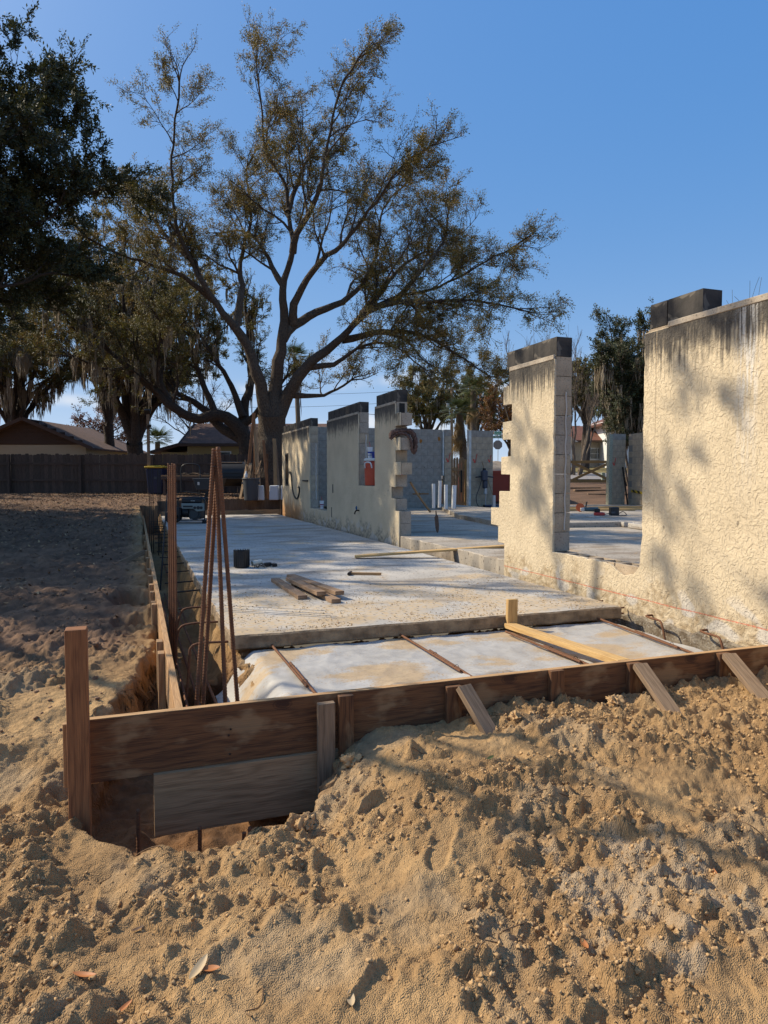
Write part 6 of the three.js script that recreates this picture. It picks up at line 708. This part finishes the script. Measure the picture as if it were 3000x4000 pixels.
  const LV = [[0.155, -2.13, 0.10, 0.03, 0.22, tan, 0.9, 'pale curled leaf in the left foreground'], [0.19, -2.12, 0.06, 0.025, 0.2, rust2, -0.3, 'rusty leaf tip joined to the pale curled leaf'], [-0.06, -2.10, 0.06, 0.015, 0.2, rust2, 0.6, 'thin red leaf left of the pale curled leaf'], [-0.17, -2.19, 0.08, 0.02, 0.2, rust2, -0.5, 'orange leaf blade at the far left of the foreground'], [0.56, -1.86, 0.055, 0.024, 0.3, tan, 1.4, 'small upright tan leaf in the lower middle'], [0.32, -1.69, 0.07, 0.025, 0.22, rust2, 0.7, 'curled rusty leaf at the bottom edge'], [0.29, -1.66, 0.05, 0.028, 0.3, tan, -0.8, 'tan leaf under the curled rusty one at the bottom edge'], [0.44, -1.74, 0.05, 0.02, 0.22, dk, 1.2, 'dark folded leaf near the bottom edge'], [0.93, -1.56, 0.065, 0.014, 0.2, rust2, -0.4, 'orange leaf blade at the bottom centre'], [1.33, -1.82, 0.045, 0.022, 0.3, rust2, 1.5, 'bright orange leaf on the right foreground sand'], [2.02, -1.98, 0.06, 0.018, 0.2, rust2, 1.3, 'orange leaf by the hollow at the right edge'], [-0.02, -2.42, 0.045, 0.014, 0.2, dk, 0.2, 'dark leaf fleck in the left sand'], [1.55, -2.86, 0.05, 0.02, 0.2, std({ color: C(0.06, 0.075, 0.02), side: THREE.DoubleSide }), 0.4, 'green leaf on the mound between footprints']];
  for (const [x, z, L, W, cu, m, t, l] of LV) single('fallen_leaf', l, 'leaf', big(L, W, cu), m, [x, H(x, z) + 0.006, z], [0.1, t, 0.08], 'fallen leaves on the sand');
  const TW = [[0.02, -2.9, 0.10, 0.9, 'thin root lying left of the pit'], [0.62, -2.3, 0.12, 0.4, 'bent twig in the middle sand'], [1.05, -1.9, 0.16, -0.5, 'long thin twig in the right foreground'], [1.72, -2.55, 0.14, 0.2, 'twig on the side of the mound'], [1.25, -3.05, 0.12, -0.8, 'thin root on the top of the mound'], [2.4, -3.1, 0.13, 0.5, 'straw lying by the fourth brace'], [-0.2, -2.75, 0.14, 2.2, 'thin root near the corner stake foot'], [2.3, -2.2, 0.18, 0.9, 'dry stalk by the right hollow'], [0.3, -1.95, 0.08, 2.0, 'short twig near the pale leaf'], [-0.8, -5.2, 0.3, 0.7, 'bare stick on the lit yard sand'], [-1.6, -8.3, 0.4, -0.3, 'dark forked stick on the shaded yard']];
  for (const [x, z, L, t, l] of TW) { const P = []; for (let k = -2; k <= 2; k++) { const px = x + Math.cos(t) * L * k / 2.2 + 0.02 * Math.sin(k * 2 + x * 9), pz = z + Math.sin(t) * L * k / 2.2 + 0.02 * Math.cos(k * 3 + z * 7); P.push([px, H(px, pz, z < -6 ? 0.03 : 0.01) + 0.004, pz]); } single('twig', l, 'twig', tube(P, L > 0.25 ? 0.006 : 0.0022, 5, 16), std({ color: C(0.17, 0.10, 0.05) }), undefined, undefined, 'twigs and roots on the sand'); }
  // roots hanging in the cut
  const rootM = std({ color: C(0.20, 0.11, 0.05) }); for (let i = 0; i < 9; i++) { const x = [-0.22, -0.18, -0.1, 0.0, 0.95, 0.9, -0.28, 0.02, -0.15][i], z = [-3.3, -3.2, -3.12, -3.06, -3.3, -3.25, -3.35, -4.95, -4.55][i], y = H(x, z); single('hanging_root', ['root stub in the pit wall below the corner stake', 'fine root poking from the pit lip beside the stake', 'hair root over the pit near the stake', 'short root on the near lip of the pit', 'root fringe on the mound edge by the grey stake', 'second root on the mound edge', 'root at the left end of the pit', 'root hanging from the far cut under the side form', 'long root sprouting from the far cut'][i], 'root', tube([[x, y - 0.02, z], [x + rr(0.02, 0.06), y + rr(0.0, 0.03), z + rr(-0.05, 0.03)], [x + rr(0.06, 0.13), y + rr(-0.08, 0.02), z + rr(-0.05, 0.05)]], rr(0.0015, 0.004), 5, 12), rootM, undefined, undefined, 'roots in the cut'); }
}
// short bars standing in the pit
for (const [x, z, y1, l] of [[0.245, -3.22, -0.06, 'left bar end standing in the pit below the lower board'], [0.44, -3.18, -0.10, 'pair bar standing in the pit below the lower board'], [0.47, -3.20, -0.09, 'second bar of the pair in the pit'], [-0.02, -3.36, 0.0, 'bar in the shaded left corner of the pit']]) { const o = thing('pit_bar', l, 'rebar', [0, 0, 0], 0, 'bars in the pit'); rebar('rod', [x, -0.34, z], [x + 0.004, y1, z], 0.009, M.rust, o); }
// ---------------------------------------------------------------- on and behind the walls
{
  const c = thing('water_cooler', 'orange red drink cooler with white lid on the window sill', 'cooler', [4.25, FLOOR + 4 * CH, -12.52]), or = std({ color: C(0.52, 0.065, 0.022), roughness: 0.45 }); part('body', lathe([[0, 0], [0.155, 0], [0.165, 0.01], [0.168, 0.16], [0.173, 0.165], [0.173, 0.175], [0.170, 0.18], [0.175, 0.33], [0.18, 0.335], [0.18, 0.345], [0.176, 0.35], [0.178, 0.46], [0, 0.46]], 32), or, c); part('lid', lathe([[0, 0.46], [0.183, 0.46], [0.187, 0.47], [0.185, 0.50], [0.16, 0.515], [0, 0.515]], 32), std({ color: C(0.60, 0.58, 0.52), roughness: 0.5 }), c); for (const s of [0, Math.PI]) part('handle', tube([[-0.075, 0.33, 0.176], [-0.07, 0.40, 0.20], [-0.05, 0.43, 0.205], [0.05, 0.43, 0.205], [0.07, 0.40, 0.2], [0.075, 0.33, 0.176]], 0.013, 8, 30), M.white, c, [0, 0, 0], [0, s - 0.9, 0]);
  const cup = (name, label, pos, h, band) => { const t = thing(name, label, 'cup', pos); part('body', lathe([[0, 0], [0.034, 0], [0.036, 0.006], [0.052, h], [0.054, h + 0.004], [0.05, h + 0.004], [0, h - 0.004]], 24), M.white, t); part('printed_band', lathe([[0.0445, h * 0.46], [0.0465, h * 0.60]], 24), band, t); part('printed_band', lathe([[0.0405, h * 0.26], [0.0413, h * 0.31]], 24), band, t); part('straw', tube([[0.005, h * 0.9, 0], [0.0, h + 0.05, 0], [-0.015, h + 0.10, 0]], 0.005, 6, 8), M.red, t); return t; };
  cup('foam_cup', 'white foam cup with a purple band and red straw on the low sill', [4.2, FLOOR + CH, -16.25], 0.19, std({ color: C(0.25, 0.03, 0.10) })); cup('foam_cup', 'white foam cup with blue print and red straw on the drink cooler', [4.21, FLOOR + 4 * CH + 0.515, -12.62], 0.21, std({ color: C(0.02, 0.05, 0.3) })); single('blue_container', 'small blue tub beside the cup on the drink cooler', 'tub', lathe([[0, 0], [0.055, 0], [0.065, 0.12], [0.06, 0.125], [0, 0.12]], 20), std({ color: C(0.012, 0.03, 0.22), roughness: 0.5 }), [4.27, FLOOR + 4 * CH + 0.515, -12.50]);
  // draped jacket: folded strands over the proud block
  const W = new Wood(); const strand = (pts, r, s) => { const cp = new THREE.CatmullRomCurve3(pts.map(p => V(...p))), P = cp.getSpacedPoints(40); W.limb(P, P.map((_, i) => r * (0.75 + 0.35 * noise(i * 0.35, s) + 0.12 * Math.sin(i * 1.9 + s)) * (i < 2 || i > 38 ? 0.6 : 1)), 10); };
  const Y = FLOOR + 8 * CH; for (const [dz, dy, r, s] of [[0, 0, 0.05, 1], [-0.035, 0.02, 0.04, 3], [0.03, 0.025, 0.038, 5], [0.0, 0.045, 0.03, 7]]) { strand([[4.00, Y - 0.02 + dy, -10.92 + dz], [4.03, Y + 0.06 + dy, -10.90 + dz], [4.12, Y + 0.085 + dy, -10.86 + dz], [4.22, Y + 0.09 + dy, -10.80 + dz], [4.31, Y + 0.08 + dy, -10.76 + dz], [4.36, Y - 0.02 + dy, -10.73 + dz], [4.37, Y - 0.14 + dy, -10.72 + dz], [4.35, Y - 0.27 + dy, -10.73 + dz]], r, s); } strand([[4.35, Y - 0.27, -10.73], [4.30, Y - 0.20, -10.70], [4.28, Y - 0.06, -10.69], [4.22, Y + 0.05, -10.74], [4.08, Y + 0.06, -10.85], [4.0, Y - 0.03, -10.90]], 0.032, 9);
  single('draped_jacket', 'twisted brown jacket draped over the toothed wall end', 'jacket', W.build(), std({ map: texture(256, 256, (u, v) => mix3([0.17, 0.095, 0.07], [0.06, 0.034, 0.027], clamp(0.5 + 1.2 * fbm(u * 8, v * 8, 4, 8, 8, 951))), true, 0.3, 0.3), bumpMap: fineBump, bumpScale: 0.02, roughness: 0.95 }));
  single('hanging_cable', 'black cable looped on the far end of the far wall', 'cable', tube([[4.09, 1.62, -19.45], [4.07, 1.66, -19.25], [4.08, 1.55, -19.15], [4.085, 1.2, -19.05], [4.08, 0.98, -18.75], [4.08, 0.93, -18.5], [4.08, 1.02, -18.25], [4.085, 1.22, -18.15], [4.09, 1.24, -18.35]], 0.02, 7, 60), M.black);
  single('conduit_stub', 'short dark slot of conduit on the far wall', 'conduit', bx(4.06, 4.10, 1.40, 1.44, -17.75, -17.2, 0.012), M.black); const f = thing('hose_bib', 'small faucet with a blue handle low on the far wall', 'faucet', [4.10, 0.87, -12.95]); part('body', tube([[0, 0, 0], [-0.06, 0, 0], [-0.09, -0.03, 0.01], [-0.10, -0.07, 0.01]], 0.014, 8, 16), M.darkSteel, f); part('handle', new THREE.TorusGeometry(0.03, 0.009, 8, 16).rotateY(Math.PI / 2).translate(-0.06, 0.05, 0), std({ color: C(0.02, 0.10, 0.22) }), f);
  single('wall_slot', 'dark vertical cut low on the far wall', 'hole', bx(4.096, 4.1005, 0.62, 0.85, -15.02, -14.96, 0.002), M.black); single('wall_slot', 'dark chipped slot in the stucco left of the window', 'hole', bx(4.096, 4.1005, 1.17, 1.36, -14.92, -14.84, 0.002), M.black);
  const s = thing('shovel', 'round point shovel leaning on the toothed end of the far wall', 'shovel', [0, 0, 0]); part('handle', tube([[4.40, 1.44, -11.02], [4.60, 1.17, -11.07], [4.82, 0.92, -11.13]], 0.019, 10, 14), M.ash, s); const bl = extr([[-0.02, 0.38], [0.02, 0.38], [0.04, 0.30], [0.115, 0.28], [0.12, 0.10], [0.07, 0.02], [0, -0.01], [-0.07, 0.02], [-0.12, 0.10], [-0.115, 0.28], [-0.04, 0.30]], 0.004, 0.002); const bm = part('blade', bl, M.rust, s, [4.99, 0.555, -11.2]); bm.rotation.set(-0.12, 0.9, 0.16);
  for (const [x, z, h, r, l] of [[7.83, -17.85, 0.68, 0.045, 'leftmost white pipe stub standing from the floor'], [8.14, -18.15, 0.76, 0.045, 'tallest of the four white pipe stubs'], [7.93, -17.25, 0.66, 0.05, 'third white pipe stub from the left'], [8.23, -17.4, 0.64, 0.062, 'thickest white pipe stub, at the right']]) { const p = single('pipe_stub', l, 'pipe', new THREE.CylinderGeometry(r, r, h, 20, 1, true).translate(0, h / 2, 0), std({ color: C(0.74, 0.73, 0.70), roughness: 0.4, side: THREE.DoubleSide }), [x, FLOOR + 0.095, z], [0.02, 0, 0.02 * Math.sin(x * 9)], 'white pipe stubs'); }
  single('pipe_stub', 'short grey stake by the step right of the white pipes', 'stake', bx(-0.03, 0.03, 0, 0.52, -0.03, 0.03), M.silver, [7.35, FLOOR + 0.05, -13.5]);
  // breaker hammer against the pillar
  const b = thing('breaker_hammer', 'grey demolition hammer standing against the block pillar', 'tool', [10.42, FLOOR, -19.78], 0.1), gr = std({ color: C(0.05, 0.055, 0.075), roughness: 0.5 }); part('motor', [rbox(0.20, 0.34, 0.18, 0.05).translate(0, 1.0, 0), rbox(0.14, 0.25, 0.14, 0.04).translate(0.03, 0.72, 0)], gr, b); part('neck', cyl(0.05, 0.06, 0.2, 14).translate(0.05, 0.52, 0), M.silver, b); part('chisel', cyl(0.014, 0.018, 0.44, 10).translate(0.06, 0.22, 0), M.silver, b); part('handle', tube([[-0.32, 0.95, 0], [-0.12, 0.97, 0], [0.12, 0.97, 0], [0.34, 0.95, 0]], 0.022, 8, 16), M.black, b); part('top_grip', bx(-0.04, 0.04, 1.16, 1.24, -0.05, 0.05, 0.02), M.black, b); part('power_cord', tube([[-0.1, 0.9, 0.03], [-0.22, 0.6, 0.05], [-0.36, 0.3, 0.1], [-0.30, 0.04, 0.15], [0.2, 0.02, 0.2]], 0.012, 6, 40), M.black, b);
  const m = thing('magnet_sweeper', 'long handled magnetic sweeper leaning on the pillar', 'sweeper', [10.62, FLOOR, -19.55]); part('handle', beam([-0.22, 1.45, -0.36], [0.1, 0.08, 0.0], 0.022, 0.022, 0, 0.008), M.ash, m); part('magnet_bar', rbox(0.85, 0.06, 0.10, 0.02).translate(0.12, 0.055, 0), std({ color: C(0.03, 0.04, 0.08), roughness: 0.4 }), m); for (const x of [-0.33, 0.57]) part('wheel', cyl(0.045, 0.045, 0.03, 14).rotateZ(Math.PI / 2).translate(x, 0.045, 0), M.rubber, m);
  // tools on the raised floor
  const F2 = FLOOR + 0.105; const s2 = thing('cutoff_saw', 'electric cutting saw with an orange disc guard lying on the raised floor', 'tool', [10.36, F2, -14.5], -YAW); part('body', [cyl(0.05, 0.06, 0.30, 14).rotateZ(Math.PI / 2).translate(0.22, 0.065, 0), rbox(0.12, 0.10, 0.10, 0.03).translate(0.05, 0.07, 0)], std({ color: C(0.04, 0.075, 0.09), roughness: 0.5 }), s2); part('disc', cyl(0.11, 0.11, 0.012, 24).rotateX(1.2).translate(-0.06, 0.11, 0.0), std({ color: C(0.50, 0.10, 0.03) }), s2); part('gear_head', rbox(0.1, 0.09, 0.1, 0.02).translate(-0.02, 0.06, 0.02), M.silver, s2); part('side_grip', beam([0.07, 0.1, 0], [0.10, 0.26, 0], 0.035, 0.035, 0, 0.012), M.black, s2);
  const ch = thing('battery_charger', 'red and black battery charger left of the black box', 'charger', [9.80, F2, -13.1], -YAW); part('base', rbox(0.22, 0.07, 0.15, 0.02).translate(0, 0.036, 0), M.red, ch); part('battery', rbox(0.12, 0.09, 0.10, 0.02).translate(-0.05, 0.116, 0), M.black, ch); part('cord', tube([[0.1, 0.02, 0], [0.25, 0.06, 0.05], [0.4, 0.01, 0.0], [0.55, 0.01, 0.1]], 0.008, 6, 24), M.black, ch);
  const bo = thing('black_box', 'black boxy tool battery pack on the raised floor', 'box', [10.12, F2, -13.0], -YAW); part('body', rbox(0.19, 0.19, 0.17, 0.02).translate(0, 0.095, 0), M.black, bo); part('latch', bx(-0.09, 0.0, 0.05, 0.09, 0.085, 0.10, 0.006), M.greyPlastic, bo); part('cord', tube([[0.09, 0.05, 0.05], [0.18, 0.09, 0.08], [0.25, 0.02, 0.1], [0.12, 0.01, 0.16]], 0.009, 6, 20), M.black, bo);
  for (const [a, e, l] of [[[9.9, -15.3], [12.0, -14.6], 'front long board lying behind the cutting saw'], [[10.0, -15.6], [12.6, -14.9], 'second long board behind the cutting saw'], [[10.4, -16.2], [13.4, -15.9], 'dark far board on the raised floor']]) single('floor_board', l, 'board', beam([a[0], F2 + 0.025, a[1]], [e[0], F2 + 0.025, e[1]], 0.10, 0.045), M.yellowPine, undefined, undefined, 'boards on the raised floor');
  single('yellow_cord', 'coil of yellow cord at the foot of the right wall opening', 'cord', [0, 1, 2].map(k => new THREE.TorusGeometry(0.14 + 0.02 * k, 0.01, 6, 28).rotateX(Math.PI / 2).translate(0.01 * k, 0.012 + 0.014 * k, 0.02 * k)), std({ color: C(0.60, 0.42, 0.02) }), [10.9, F2, -12.4]);
  single('pry_bar', 'dark iron bar leaning in the corner of the right walls', 'bar', [beam([0, 0, 0], [-0.06, 1.3, -0.22], 0.04, 0.04)], M.darkSteel, [15.88, FLOOR, -19.68]); single('warning_tape', 'black and yellow striped tape stretched on the right wall', 'tape', beam([16.03, 1.03, -19.7], [16.03, 0.86, -18.2], 0.006, 0.09), std({ map: texture(128, 32, (u, v) => ((u * 4 + v * 0.5) % 1) < 0.5 ? [0.55, 0.36, 0.02] : [0.015, 0.013, 0.01], true, 1, 0.1), roughness: 0.6 }));
}
renderer.render(scene, camera);
